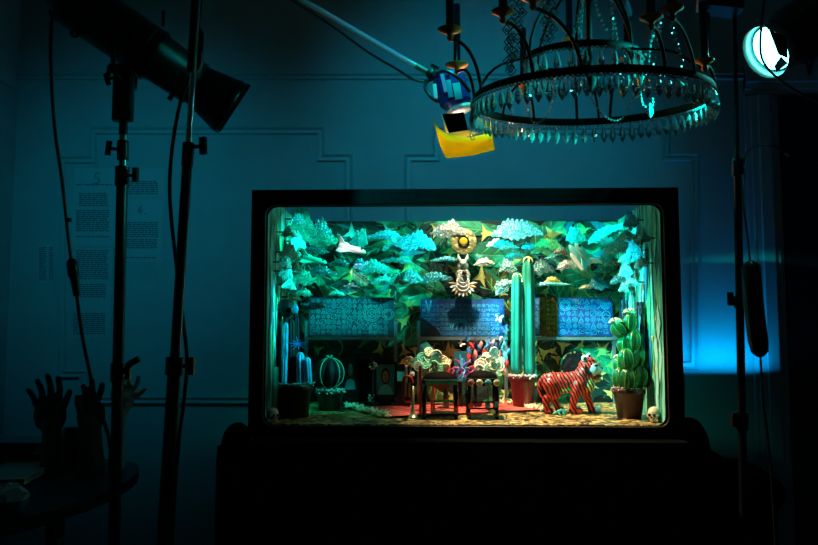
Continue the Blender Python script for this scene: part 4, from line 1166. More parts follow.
# ---------------------------------------------------------------- portraits leaning against the wall
def portrait(x0, x1, y0, y1, Y, bg, face, cloth, hair, lab, gold=False):
    a = P(x0, y1, Y); b = P(x1, y0, Y); cx = (a.x + b.x) / 2; w_ = b.x - a.x; h = b.z - a.z
    t = thing('framed_portrait', lab, 'framed portrait', V((cx, Y, a.z)))
    fw = .009
    mb = MB()
    for dx in (-1, 1): mb.box((cx + dx * (w_ / 2 - fw / 2), Y, (a.z + b.z) / 2), (fw, .012, h))
    for dz in (a.z + fw / 2, b.z - fw / 2): mb.box((cx, Y, dz), (w_ - fw * 2, .012, fw))
    mb.build('picture_frame', M_LQ, t)
    MB().box((cx, Y + .002, (a.z + b.z) / 2), (w_ - fw * 2, .004, h - fw * 2)).build('canvas', bg, t)
    zc = a.z + h * .60
    mb = MB(); mb.ball((cx, Y - .0005, zc), (w_ * .20, .0015, h * .24), 20, 8); mb.build('painted_hair', hair, t)
    mb = MB(); mb.ball((cx, Y - .0018, zc - h * .02), (w_ * .135, .0015, h * .17), 20, 8); mb.build('painted_face', face, t)
    mb = MB()
    for s in (-1, 1): mb.ball((cx + s * w_ * .05, Y - .0035, zc + h * .01), (w_ * .025, .0008, h * .015), 8, 5)
    mb.ball((cx, Y - .0035, zc - h * .10), (w_ * .04, .0008, h * .012), 8, 5); mb.build('painted_features', hair, t)
    mb = MB(); mb.plate([V((cx - w_ * .36, Y - .0008, a.z + fw)), V((cx - w_ * .22, Y - .0008, a.z + h * .30)), V((cx, Y - .0008, a.z + h * .36)), V((cx + w_ * .22, Y - .0008, a.z + h * .30)), V((cx + w_ * .36, Y - .0008, a.z + fw))], V((0, .001, 0))); mb.build('painted_clothes', cloth, t)
    zf = floor_z(Y)
    if a.z - zf > .004:
        mb = MB(); mb.box((cx, Y + .01, (a.z + zf) / 2), (w_ * .5, .03, a.z - zf)); mb.build('plinth', M_LQ, t)
    return t
M_DKC = mat('dark_canvas', (.006, .012, .02), .5); M_F1 = mat('blue_grey_face', (.08, .2, .24), .6); M_F2 = mat('warm_face', (.45, .22, .10), .6)
M_HR = mat('dark_hair_paint', (.01, .008, .01), .6)
portrait(342, 359, 354, 392, 2.90, M_DKC, M_F1, mat('teal_shirt_paint', (.05, .35, .42), .6), M_HR, 'small dim framed portrait of a person with a pale teal collar, beside the round cactus')
portrait(374, 397, 362, 397, 2.92, mat('teal_canvas', (.03, .25, .30), .5), M_F2, mat('mint_dress_paint', (.15, .65, .65), .6), M_HR, 'framed portrait of a dark-haired person in mint clothes, crossed by the rack post')
# dark cloaked silhouette cabinet between them
t = thing('black_cabinet', 'black narrow cabinet between the two small portraits', 'cabinet', fl(366, 2.94))
b0 = fl(366, 2.94); zt = P(366, 358, 2.94).z
MB().rbox((b0.x, 2.94, (zt + b0.z) / 2), (.05, .05, zt - b0.z), .01).build('body', M_LQ, t)
MB().box((b0.x, 2.913, b0.z + (zt - b0.z) * .5), (.038, .004, (zt - b0.z) * .8)).build('door', M_CUSH, t)
for (x, y, n_) in ((373, 366, 7), (372, 398, 7)):
    Yq = 2.86; c = P(x, y, Yq); zf = floor_z(Yq)
    t = thing('white_posy', 'little whitish flower posy high beside the black cabinet' if y < 380 else 'little whitish flower posy low on the floor before the black cabinet', 'flowers', V((c.x, Yq, zf)), 'small white posies')
    MB().tube([V((c.x, Yq, zf)), c], .0016, 5).build('stem', GP[1], t)
    mb = MB(); rr_ = random.Random(x)
    for k in range(n_ * 2): mb.ball(c + V((rr_.uniform(-.014, .014), rr_.uniform(-.01, .01), rr_.uniform(-.012, .012))), rr_.uniform(.002, .0045), 6, 5)
    mb.build('blossoms', mat('dull_white_petal', (.55, .62, .55), .6), t)
# round teal box with yellow side at 404,378
t = thing('small_chest', 'small teal and yellow painted chest behind the rack post beside the trumpet', 'chest', fl(402, 2.88))
b0 = fl(402.5, 2.88); a = P(397, 371, 2.88); z1_ = P(402, 371, 2.88).z
MB().box((b0.x, 2.88, (b0.z + z1_) / 2), (.040, .04, z1_ - b0.z)).build('body', M_LQ, t)
MB().box((b0.x - .003, 2.858, z1_ - .018), (.030, .004, .034)).build('teal_panel', mat('teal_painted', (.08, .5, .48), .5), t)
MB().box((b0.x + .015, 2.8575, z1_ - .024), (.007, .005, .045)).build('yellow_panel', GP[7], t)

# ornate oval frame behind the tiger
c = P(576, 366, YB - .04); t = thing('ornate_mirror', 'dark round mirror in knobbly gilt frame behind the tiger head', 'mirror', V((c.x, c.y, floor_z(c.y))))
mb = MB(); rr_ = random.Random(6)
for k in range(46):
    a = 2 * PI * k / 46; mb.ball(c + V((.056 * math.cos(a), rr_.uniform(-.003, .003), .050 * math.sin(a))), rr_.uniform(.003, .006), 7, 5)
mb.build('gilt_frame', mat('gilt_frame', (.35, .24, .08), .4, metal=.7, var=.5, scale=80), t)
MB().lathe(c, [(.056, -.003), (.056, .003), (.05, .004)], 36, RB).build('dark_glass', mat('dark_mirror', (.01, .01, .012), .12), t)
MB().tube([c + V((0, .004, -.05)), V((c.x, c.y + .004, floor_z(c.y)))], .004, 8).build('stand', M_LQ, t)

# ---------------------------------------------------------------- tiger
def tiger_mat(nm='tiger_stripes', lo=(.90, .055, .03, 1)):
    m = bpy.data.materials.new(nm); m.use_nodes = True
    nt = m.node_tree; Nn = nt.nodes; L = nt.links; b = Nn['Principled BSDF']
    tc = Nn.new('ShaderNodeTexCoord')
    w_ = Nn.new('ShaderNodeTexWave'); w_.wave_type = 'BANDS'; w_.bands_direction = 'X'; w_.inputs['Scale'].default_value = 31; w_.inputs['Distortion'].default_value = 5
    w_.inputs['Detail'].default_value = 2; w_.inputs['Detail Scale'].default_value = .9
    mp = Nn.new('ShaderNodeMapping'); mp.inputs['Rotation'].default_value = (0, .45, 0)
    L.new(tc.outputs['Object'], mp.inputs[0]); L.new(mp.outputs[0], w_.inputs['Vector'])
    cr = Nn.new('ShaderNodeValToRGB'); cr.color_ramp.elements[0].position = .42; cr.color_ramp.elements[0].color = (0, 0, 0, 1); cr.color_ramp.elements[1].position = .50; cr.color_ramp.elements[1].color = (1, 1, 1, 1)
    L.new(w_.outputs['Fac'], cr.inputs[0])
    # coat: red-orange above, cream below
    sx = Nn.new('ShaderNodeSeparateXYZ'); L.new(tc.outputs['Object'], sx.inputs[0])
    mr = Nn.new('ShaderNodeMapRange'); mr.inputs['From Min'].default_value = .055; mr.inputs['From Max'].default_value = .075
    L.new(sx.outputs['Z'], mr.inputs['Value'])
    mx = Nn.new('ShaderNodeMix'); mx.data_type = 'RGBA'; mx.inputs[6].default_value = lo; mx.inputs[7].default_value = lo if lo[1] > .2 else (.90, .055, .03, 1)
    L.new(mr.outputs[0], mx.inputs[0])
    m2 = Nn.new('ShaderNodeMix'); m2.data_type = 'RGBA'; m2.inputs[6].default_value = (.008, .006, .012, 1); L.new(cr.outputs[0], m2.inputs[0]); L.new(mx.outputs[2], m2.inputs[7])
    L.new(m2.outputs[2], b.inputs['Base Color']); b.inputs['Roughness'].default_value = .3
    return m
M_TIG = tiger_mat(); M_TIGL = M_TIG
Yg = 2.72; u = PX(1, Yg)
root = fl(568, Yg)
def g(px, py, dy=0.):                       # side profile of the figurine, heights from the photograph
    p = P(px, py, Yg); return V((p.x, Yg + dy, p.z))
zfoot = root.z
t = thing('toy_tiger', 'orange-red striped toy tiger walking to the right on the floor', 'toy tiger', root)
mb = MB()
def cap(mb, a, b, ra, rb, n=5):
    for i in range(n + 1):
        f = i / n; r_ = ra + (rb - ra) * f; mb.ball(a.lerp(b, f), r_, 14, 10)
# trunk
for (x, y, rx, rz, ry) in ((553, 382, 9.5, 9.8, 8), (560, 382, 9.5, 9.8, 8.4), (567, 382, 10, 9.8, 8.4), (574, 382, 10, 10.8, 8.6), (580, 382, 9.4, 12.6, 8.6), (584, 379.5, 9, 13, 8.2)):
    mb.ball(g(x, y), (rx * u, ry * u, rz * u), 18, 12)
mb.ball(g(551.5, 383), (9 * u, 8 * u, 10.8 * u), 16, 10)
cap(mb, g(583, 374), g(588, 367), 8.6 * u, 7.6 * u)
GZ = zfoot
def foot(px, dy, lift=0): p = P(px, 410, Yg); y = Yg + dy; return V((p.x, y, floor_z(y) + 2.9 * u + lift))
hn = [g(550, 384, -.016), g(553, 393, -.020), g(545, 399, -.020), foot(546, -.020), foot(550, -.020)]
cap(mb, hn[0], hn[1], 8 * u, 5.8 * u); cap(mb, hn[1], hn[2], 5.2 * u, 3.7 * u); cap(mb, hn[2], hn[3], 3.6 * u, 3.5 * u); cap(mb, hn[3], hn[4], 3.5 * u, 3.1 * u)
hf = [g(552, 385, .014), g(558, 393, .018), g(555, 400, .018), foot(559, .018), foot(563, .018)]
cap(mb, hf[0], hf[1], 6.6 * u, 5 * u); cap(mb, hf[1], hf[2], 4.6 * u, 3.3 * u); cap(mb, hf[2], hf[3], 3.2 * u, 3.2 * u); cap(mb, hf[3], hf[4], 3.2 * u, 2.8 * u)
fn = [g(577, 385, -.016), g(574.5, 394, -.020), g(572, 402, -.020), foot(572, -.020), foot(576, -.020)]
cap(mb, fn[0], fn[1], 6.6 * u, 4.9 * u); cap(mb, fn[1], fn[2], 4.7 * u, 3.9 * u); cap(mb, fn[2], fn[3], 3.8 * u, 3.8 * u); cap(mb, fn[3], fn[4], 3.8 * u, 3.3 * u)
ff = [g(584, 383, .014), g(586.5, 393, .014), g(590, 402, .012), foot(592, .008), foot(596, .008)]
cap(mb, ff[0], ff[1], 7 * u, 5 * u); cap(mb, ff[1], ff[2], 4.8 * u, 3.8 * u); cap(mb, ff[2], ff[3], 3.7 * u, 3.6 * u); cap(mb, ff[3], ff[4], 3.7 * u, 3.2 * u)
tp_ = smooth_path([g(545, 376), g(541, 381, .004), g(539.5, 389, .004), g(542.5, 396, .010), g(549, 401, .022), g(558, 404, .03)], 5)
for i, p in enumerate(tp_): mb.ball(p, (2.5 - .9 * i / len(tp_)) * u, 10, 8)
mb.ball(g(588.5, 367), (10.2 * u, 9.8 * u, 10 * u)); mb.ball(g(595.5, 371), (6 * u, 6.2 * u, 5 * u)); mb.ball(g(593.5, 378, 0), (5.6 * u, 5.2 * u, 3 * u)); mb.ball(g(587, 374), (7.4 * u, 9 * u, 6.4 * u))
organic(mb, 'body', M_TIG, t, voxel=.0019, smooth=3)
M_OCH = tiger_mat('ochre_stripes', (.80, .46, .10, 1))
pb = MB(); pb.ball(g(588.5, 384, -.001), (6.2 * u, 8.4 * u, 9.5 * u), 16, 10); organic(pb, 'pale_chest', M_OCH, t, voxel=.0019, smooth=1)
pb = MB(); pb.ball(g(564, 390, -.003), (12 * u, 7.4 * u, 3.4 * u), 16, 10); organic(pb, 'pale_belly', M_OCH, t, voxel=.0019, smooth=1)
mw = mat('white_face_enamel', (.80, .86, .80), .3)
headface = MB(); headface.ball(g(591.5, 368.5, -.003), (7.6 * u, 9.6 * u, 8.0 * u), 16, 10); headface.ball(g(596.8, 371), (5.4 * u, 6.2 * u, 4.4 * u), 14, 8)
organic(headface, 'white_face', mw, t, voxel=.0018, smooth=1)
MB().ball(g(589.5, 360.5, -.004), (7 * u, 7.4 * u, 3.4 * u), 14, 8, Matrix.Rotation(.2, 3, 'Y')).build('red_brow', M_TIG, t)
mb = MB(); mb.ball(g(595, 380), (5.8 * u, 5.4 * u, 2.4 * u), 12, 8); mb.build('chin', mat('ochre_enamel', (.72, .45, .12), .35), t)
MB().ball(g(598, 376), (4.4 * u, 5.4 * u, 1.9 * u), 10, 6).build('mouth', M_BLACKP, t)
MB().ball(g(601.6, 368.4), (1.4 * u, 2.2 * u, 1.4 * u), 10, 6).build('nose', M_BLACKP, t)
for s in (-1, 1):
    e = MB().ball(g(583 if s < 0 else 590, 358 - (0 if s < 0 else 1.6), s * 6 * u), (2.9 * u, 1.6 * u, 3.3 * u), 12, 8, Matrix.Rotation(.5 * s, 3, 'Z')).build('ear', mw, t)
    MB().ball(g(583.2 if s < 0 else 590.2, 358.4 if s < 0 else 356.8, s * 6 * u - 1.2 * u), (1.7 * u, .9 * u, 2.1 * u), 10, 6, Matrix.Rotation(.5 * s, 3, 'Z')).build('inner_ear', M_BLACKP, e)
    MB().ball(g(594.5, 365.2, s * 8.2 * u - .8 * u), (2.1 * u, 1.3 * u, 1.3 * u), 10, 6).build('eye', M_BLACKP, t)
for k, (x0, y0, x1, y1) in enumerate(((586, 366, 588, 377), (583.5, 364, 585, 376), (588.8, 370, 591, 378), (590, 362, 594, 363), (596, 363, 599, 366))):
    m_ = g((x0 + x1) / 2 - .8, (y0 + y1) / 2, -9.9 * u)
    MB().tube([g(x0, y0, -8.8 * u), m_, g(x1, y1, -8.6 * u)], [.0010, .0032, .0010], 6).build('face_stripe', M_BLACKP if k < 3 else M_REDP, t)
for s, p in ((-1, foot(577, -.020)), (1, foot(597, .008))):
    MB().ball(p + V((.003, -.001, .001)), (3.9 * u, 4.0 * u, 3.1 * u), 14, 8).build('paw', M_REDP if s < 0 else mat('blue_white_paw', (.55, .75, .80), .3), t)
# blue-green small lizard between the legs
t = thing('toy_lizard', 'small turquoise toy lizard on the floor between the tiger legs', 'toy lizard', fl(563, 2.66))
Yz = 2.66; pts = [fl(553, Yz) + V((0, 0, .006)), fl(558, Yz) + V((0, 0, .014)), fl(562, Yz) + V((0, 0, .018)), fl(566, Yz) + V((0, 0, .010))]
mz = mat('turquoise_enamel', (.05, .55, .60), .3)
mb = MB()
for i, p in enumerate(smooth_path(pts, 4)): mb.ball(p, (.0022 + .0036 * math.sin(PI * min(1, i / 12)), .004, .004), 8, 6)
for q0 in (pts[1], pts[2]):
    for s in (-1, 1): cap(mb, q0, V((q0.x + .006, Yz + s * .012, floor_z(Yz) + .0025)), .0028, .0022, 5)
organic(mb, 'body', mz, t, voxel=.0013, smooth=1)
# ---------------------------------------------------------------- chandelier
CY = 2.15
def ring_frame(cx, y_near, y_far, r):
    """ring centre and tilt from near and far arc heights"""
    zn = P(cx, y_near, CY - r).z; zf_ = P(cx, y_far, CY + r).z
    c = V((P(cx, 100, CY).x, CY, (zn + zf_) / 2)); a = math.atan2(zf_ - zn, 2 * r)
    return c, Matrix.Rotation(a, 3, 'X')
RBIG = .320
c1, T1 = ring_frame(590.5, 69, 122, RBIG)
c2, T2 = ring_frame(583, 43, 72, .155)
ch = thing('crystal_chandelier', 'dark iron ring chandelier hung with crystal drops and black candle tubes', 'chandelier', c1)
ztop = c1.z + .62
MB().ring(c1, RBIG, .0035, 96, T1, h=.011, m=8).build('ring_frame', M_IRON, ch)
MB().ring(c2, .155, .003, 64, T2, h=.010, m=8).build('ring_frame', M_IRON, ch)
mb = MB()
mb.lathe((c1.x, c1.y, c1.z + .02), [(.004, 0), (.010, .01), (.02, .03), (.008, .06), (.008, .25), (.022, .30), (.03, .34), (.01, .38), (.008, ztop - c1.z)], 16)
mb.build('centre_stem', M_IRON, ch)
MB().tube([V((c1.x, c1.y, ztop + .01)), V((c1.x, c1.y, ZC - .03))], .004, 8).build('hanging_rod', M_IRON, ch)
MB().lathe((c1.x, c1.y, ZC - .04), [(.01, 0), (.06, .025), (.06, .04)], 20).build('ceiling_rose', M_IRON, ch)
for k in range(6):
    a = 2 * PI * k / 6 + .25
    p = c1 + T1 @ V((RBIG * math.cos(a), RBIG * math.sin(a), 0)); q_ = c1 + T1 @ V((.155 * math.cos(a), .155 * math.sin(a), .16)); top = V((c1.x, c1.y, c1.z + .36))
    qq = c2 + T2 @ V((.155 * math.cos(a), .155 * math.sin(a), 0))
    MB().tube(bez(p, p + (qq - p) * .2 + V((0, 0, .09)), qq + V((0, 0, -.02)), qq, 10), .0038, 7).build('ring_stay', M_IRON, ch)
    MB().tube(bez(qq, qq + V((0, 0, .16)), top + V((0, 0, .02)), top, 10), .0038, 7).build('ring_stay', M_IRON, ch)
# crystal drops
dm = MB()
dm.lathe((0, 0, 0), [(.0012, 0), (.0040, -.005), (.0085, -.026), (.0088, -.032), (.0050, -.042), (.0004, -.050)][::-1], 6, smooth=False)
drop_me = dm.mesh('crystal_drop', M_CRYST)
bm_ = MB(); bm_.ball((0, 0, 0), .0042, 6, 4, smooth=False); bead_me = bm_.mesh('bead', M_CRYST)
def drop(p, rz, s=1., sx=1.):
    o = bpy.data.objects.new('crystal_drop', drop_me); COL.objects.link(o); o.parent = ch
    o.location = p - ORG[ch.name]; o.rotation_euler = (rdr.uniform(-.06, .06), rdr.uniform(-.06, .06), rz); o.scale = (s * sx, s * sx, s)
rdr = random.Random(31)
for k in range(70):
    a = 2 * PI * k / 70
    drop(c1 + T1 @ V(((RBIG + .002) * math.cos(a), (RBIG + .002) * math.sin(a), -.018)), a, rdr.uniform(.92, 1.1), 1.15)
for k in range(26):
    a = 2 * PI * k / 26
    drop(c2 + T2 @ V((.157 * math.cos(a), .157 * math.sin(a), -.016)), a, rdr.uniform(1.0, 1.2))
def strand(pts, step=.0095, r=.0042, name='bead_strand'):
    pts = smooth_path(pts, 8); mb = MB(); acc = 0; last = pts[0]
    mb.ball(last, r, 6, 4, smooth=False)
    for p in pts[1:]:
        while (p - last).length >= step:
            last = last + (p - last).normalized() * step
            mb.ball(last, (r, r, r * .85), 6, 4, align(V((rdr.uniform(-1, 1), rdr.uniform(-1, 1), 1))), smooth=False)
    mb.build(name, M_CRYST, ch)
def circle_strand(c, r, T, dz, step):
    n = int(2 * PI * r / step); mb = MB()
    for k in range(n):
        a = 2 * PI * k / n; mb.ball(c + T @ V((r * math.cos(a), r * math.sin(a), dz)), .0050, 6, 4, smooth=False)
    mb.build('bead_strand', M_CRYST, ch)
circle_strand(c1, RBIG + .005, T1, -.0125, .0125)
circle_strand(c2, .160, T2, -.011, .012)
# swags inside the ring and strands rising to the crown
sw = [((524, 95), (537, 124), (556, 92), 2.42), ((588, 92), (615, 121), (634, 95), 2.38), ((634, 95), (645, 88), (650, 98), 2.30), ((505, 100), (506, 118), (511, 108), 2.40), ((640, 92), (650, 108), (652, 96), 2.25)]
for a, b, c, Y in sw: strand([P(*a, Y), P((a[0] + b[0]) / 2 - 2, (a[1] + b[1]) / 2 + 5, Y), P(*b, Y), P((c[0] + b[0]) / 2 + 2, (c[1] + b[1]) / 2 + 5, Y), P(*c, Y)])
drop(P(650, 103, 2.25), 0, .9, 1.3)
up_ = [((584, 66), (580, 40), (583, 0), 2.1), ((611, 44), (612, 20), (608, -20), 2.02), ((617, 44), (614, 20), (612, -10), 2.05), ((641, 64), (650, 40), (653, 20), 2.05), ((648, 66), (651, 40), (662, 18), 2.10), ((655, 64), (657, 40), (664, 18), 1.9), ((683, 66), (676, 42), (668, 14), 1.88), ((594, 0), (598, 15), (606, 30), 2.0), ((576, 38), (580, 15), (584, -10), 2.03), ((572, 42), (577, 20), (582, 0), 2.0)]
for a, b, c, Y in up_: strand([P(*a, Y), P(*b, Y), P(*c, Y)], .014, .0056)
# chains of lozenge crystal links
def loz(px, py, Y, w_, h_):
    mb_.tube([P(px, py - h_ / 2, Y), P(px - w_ / 2, py, Y), P(px, py + h_ / 2, Y), P(px + w_ / 2, py, Y), P(px, py - h_ / 2, Y)], .0016, 5, caps=False)
    mb2_.ball(P(px, py, Y), (.006, .003, .006), 6, 4, smooth=False)
for (x0, y0, x1, y1, n_, w_, Y) in ((514, 0, 509, 75, 8, 11, 1.95), (522, 0, 517, 60, 7, 9, 1.97), (546, 0, 546, 44, 5, 9, 2.0), (553, 0, 551, 42, 5, 9, 2.02), (508, 25, 512, 72, 5, 9, 1.93)):
    mb_ = MB(); mb2_ = MB()
    for k in range(n_):
        f = (k + .5) / n_; loz(x0 + (x1 - x0) * f + (k % 2 - .5) * 3, y0 + (y1 - y0) * f, Y, w_, abs(y1 - y0) / n_ * 1.2)
    l_ = mb_.build('lozenge_chain', M_IRON, ch); mb2_.build('lozenge_crystals', M_CRYST, l_)
# candle arms: pan pixel, candle foot/top, depth, ring foot pixel angle
M_TUBE = mat('black_candle_tube', (.004, .004, .005), .22, spec=.7)
arms = [(450, 31, -8, 1.98, 13, PI * 1.10), (457, 66, 5, 2.34, 12, PI * .93), (503, 13, -20, 1.82, 12, PI * 1.30), (533, -1, -40, 1.72, 13, PI * 1.42), (523.5, 86, 29, 2.50, 9, PI * .62),
        (569.5, 41, -3, 2.56, 8, PI * .48), (627.5, 60, 24, 2.52, 9, PI * .38), (651, 19, -14, 1.76, 12, PI * 1.62), (704.5, 62, 3, 1.98, 10, PI * 1.87), (586, 108, 90, 2.55, 0, 0), (672, 10, -30, 1.72, 12, PI * 1.72)]
for (x, y, yt, Y, pw, a) in arms:
    if not pw: continue
    c = P(x, y, Y); s = PX(pw, Y)
    e = c1 + T1 @ V((RBIG * math.cos(a), RBIG * math.sin(a), .005))
    low = V((c.x, c.y, c.z - .02))
    path = bez(e, e + V(((c.x - e.x) * .2, (c.y - e.y) * .2, (c.z - e.z) * .9)), low + V((0, 0, .0)) + (low - e) * -.25 + V((0, 0, .03)), low, 14)
    ar = MB().tube(path, .0045, 8).build('arm', M_IRON, ch)
    MB().lathe((c.x, c.y, c.z - .026), [(.004, 0), (.009, .008), (.006, .014), (.010, .020), (s * .95, .028), (s, .031), (s * .93, .031), (.012, .026)], 26).build('drip_pan', M_COPPER, ar)
    zt = P(x, yt, Y).z
    MB().lathe((c.x, c.y, c.z + .001), [(.013, 0), (.012, .012), (.0105, .016), (.0105, zt - c.z)], 16).build('candle_tube', M_TUBE, ar)
# teardrop glass on the candle at the centre right
p = P(627, 22, 2.52)
MB().lathe(p + V((0, 0, -.006)), [(.003, 0), (.018, .012), (.021, .03), (.012, .06), (.002, .085)], 14, smooth=False).build('glass_teardrop', M_CRYST, ch)

# ---------------------------------------------------------------- light stands
def knob(mb, p, d, L, r=.004, head=.011):
    d = V(d).normalized(); mb.tube([p, p + d * L], r, 8)
    R_ = align(d); mb.box(p + d * (L + head * .6), (head * 3.2, head * .9, head * 1.2), R_)
def tripod(t, foot, ax, L=.5):
    for k in range(3):
        a = k * 2 * PI / 3 + .4; e = V((foot.x + L * math.cos(a), foot.y + L * math.sin(a), .012))
        MB().tube([foot + V((0, 0, .42)), e], .011, 8).build('leg', M_BLACKM, t)
        MB().tube([foot + V((0, 0, .12)), (foot + V((0, 0, .42))).lerp(e, .55)], .006, 6).build('leg_brace', M_BLACKM, t)
        MB().ball(e, .016, 8, 6).build('rubber_foot', M_RUBBER, t)
# left stand
Y1 = 1.90
A = P(124.5, 78, Y1); B = P(114, 545, Y1); dv = (B - A).normalized(); foot = A + dv * ((A.z - .1) / -dv.z)
t = thing('light_stand', 'black light stand at left carrying the big tubular spotlight', 'light stand', (foot.x, foot.y, 0))
def al(py): return P(124.5 - 10.5 * (py - 78) / 467, py, Y1)
MB().tube([al(178), foot + V((0, 0, .05))], .0135, 14).build('lower_pole', M_BLACKM, t)
MB().tube([al(120), al(182)], .0085, 14).build('upper_pole', M_STEEL, t)
MB().tube([al(112), al(135)], .0105, 12).build('spigot', M_BLACKM, t)
for (y, d, L) in ((150, (-1, -.2, .1), .015), (176, (1, -.3, 0), .02), (372, (1, -.3, 0), .012)):
    mb = MB(); mb.tube([al(y - 9), al(y + 10)], .0175 if y > 160 else .014, 14); cl = mb.build('clamp_collar', M_BLACKM, t)
    mb = MB(); knob(mb, al(y), d, L + .012); mb.build('wing_knob', M_BLACKP, cl)
mb = MB(); mb.tube([al(372) + V((.02, -.015, 0)), al(366) + V((.035, -.02, .005)), al(360) + V((.058, -.02, .004))], [.006, .008, .008], 8); mb.build('curved_lever', M_BLACKP, t)
tripod(t, V((foot.x, foot.y, 0)), None)

# spotlight on it
Sa, Sb = P(64, -6, 1.84), P(231, 108, 2.02); ax = (Sb - Sa); SL = ax.length; ax.normalize(); Rs = align(ax)
t = thing('tubular_spotlight', 'large black tubular theatre spotlight tilted down right on the left stand', 'spotlight', al(70))
r0 = .067
MB().lathe(Sa, [(.03, -.03), (.045, -.02), (.052, 0), (r0, .012), (r0, SL * .50), (r0 * 1.03, SL * .505), (r0 * 1.03, SL * .53), (r0 * .92, SL * .54), (r0 * .88, SL * .78)], 30, Rs).build('lamp_body', M_BLACKM, t)
MB().lathe(Sa + ax * SL * .77, [(r0 * .80, 0), (r0 * .82, .01), (r0 * 1.08, SL * .19), (r0 * 1.12, SL * .20), (r0 * 1.12, SL * .225), (r0 * .98, SL * .23), (r0 * .96, SL * .19)], 30, Rs).build('lens_tube', M_BLACKM, t)
MB().lathe(Sa + ax * (SL * .965), [(r0 * .94, 0), (r0 * .94, .003), (r0 * .5, .012), (r0 * .05, .015)], 26, Rs).build('lens', glass('cool_lens', (.5, .7, 1), .02), t)
mb = MB()
for sx in (-1, 1):
    mb.box(Sb + ax * .004 + Rs @ V((sx * r0 * .98, 0, 0)), (.010, r0 * 1.7, .010), Rs); mb.box(Sb + ax * .004 + Rs @ V((0, sx * r0 * .9, 0)), (r0 * 2.0, .010, .010), Rs)
mb.build('gel_frame', M_BLACKM, t)
MB().box(Sb + ax * .002 + V((.004, -.05, .045)), (.020, .006, .014), Rs).build('blue_lit_glass_edge', mat('blue_glint', (.02, .2, 1.), .1, metal=.6), t)  # blue glint on the front glass put into its colour
MB().ball(Sb + V((-.012, -.055, .055)), (.010, .004, .007), 10, 6, Rs).build('chrome_catch', M_CHROME, t)
# rear handle loop and hinge, top handle
mb = MB(); mb.ring(P(57, 12, 1.84), .016, .005, 18, align((0, 1, 0))); mb.build('rear_loop', M_BLACKM, t)
mb = MB(); mb.ring(P(75, 33, 1.84), .009, .004, 16, align((0, 1, 0))); mb.build('hinge_loop', M_BLACKM, t)
mb = MB(); mb.tube([P(163, 26, 1.93), P(163.5, 11, 1.93)], [.004, .005], 8); mb.build('focus_lever', M_BLACKP, t)
mb = MB(); mb.box(P(171, 97, 1.93), (.018, .02, .012), Rs); mb.build('shutter_tab', M_BLACKP, t)
# ribs on the lower lamp house
for f in (.08, .14, .46):
    MB().lathe(Sa + ax * SL * f, [(r0 * 1.0, 0), (r0 * 1.03, .001), (r0 * 1.03, .005), (r0, .006)], 30, Rs).build('cooling_rib', M_BLACKM, t)
# small chrome bolts
for (x, y) in ((71, 14), (150, 22.5), (152, 24), (136, 37), (134, 40)):
    MB().ball(P(x, y, Y1 - .052), .0026, 8, 6).build('bolt', M_CHROME, t)
mb = MB()
mb.rbox(al(94) + V((0, -.004, 0)), (.052, .03, PX(58, Y1)), .012, None)
mb.build('yoke_bracket', M_BLACKM, t)
MB().tube([al(72) + V((-.02, -.045, 0)), al(72) + V((.02, -.045, 0))], .006, 8).build('yoke_bolt', M_BLACKM, t)
mb = MB()
for s in (-1, 1):
    d = Rs @ V((0, 1, 0)) 
    q_ = V((0, s * (r0 + .008), 0)); mb.tube([al(84) + V((0, s * .01, 0)), al(80) + q_ * .9, al(60) + q_], .006, 8)
mb.build('yoke', M_BLACKM, t)
mb = MB(); knob(mb, al(74) + V((-.02, -.02, 0)), (-1, 0, .15), .006, .004, .008); knob(mb, al(80) + V((-.02, -.02, 0)), (-1, 0, -.3), .010, .004, .009); mb.build('tilt_knob', M_BLACKP, t)
MB().ball(al(70) + V((.012, -.030, 0)), .006, 8, 6).build('bolt', M_CHROME, t)
# its cable
pts = smooth_path([P(57, 14, 1.84), P(51.5, 24, 1.84), P(51, 70, 1.85), P(55, 130, 1.86), P(62, 180, 1.86), P(70, 250, 1.86), P(76, 290, 1.86), P(83, 340, 1.86), P(96, 400, 1.87), P(112, 470, 1.9), V((P(118, 560, 1.9).x, 1.88, .5)), V((foot.x - .05, 1.8, .05))], 6)
t = thing('spotlight_cable', 'black cable with inline plug hanging from the rear of the tubular spotlight', 'cable', P(57, 14, 1.84))
MB().tube(pts, .0042, 8).build('cord', M_RUBBER, t)
MB().tube([P(71.5, 259, 1.86), P(72, 263, 1.86), P(73.5, 275, 1.86), P(74.5, 279, 1.86)], [.008, .0135, .0135, .009], 10).build('plug_body', M_BLACKP, t)
MB().tube([P(74.5, 278, 1.86), P(77, 296, 1.86)], [.011, .0085], 10).build('socket_body', M_BLACKP, t)
MB().tube([P(69.5, 218, 1.855), P(69, 222, 1.855)], [.006, .006], 8).build('cord_clip', M_BLACKP, t)

# second stand, nearer
Y2 = 1.58
def bl(py): return P(197.5 - 34 * py / 545, py, Y2)
A, B = bl(-60), bl(545); dv = (B - A).normalized(); foot = A + dv * ((A.z - .1) / -dv.z)
t = thing('light_stand', 'nearer leaning light stand with a chrome upper pole, in front of the spotlight nose', 'light stand', (foot.x, foot.y, 0))
MB().tube([bl(-60), bl(170)], .0062, 12).build('upper_pole', M_CHROME, t)
MB().tube([bl(-60) + V((-.004, -.003, 0)), bl(72) + V((-.004, -.003, 0))], .0085, 12).build('top_sleeve', M_BLACKM, t)
MB().tube([bl(165), bl(362)], .0105, 14).build('middle_pole', M_BLACKM, t)
MB().tube([bl(366), foot + V((0, 0, .04))], .0135, 14).build('lower_pole', M_BLACKM, t)
MB().tube([bl(170) + V((.0085, -.006, 0)), bl(362) + V((.0085, -.006, 0))], .0028, 6).build('highlight_edge', M_CHROME, t)  # thin chrome strip stands in for the highlight down the black pole
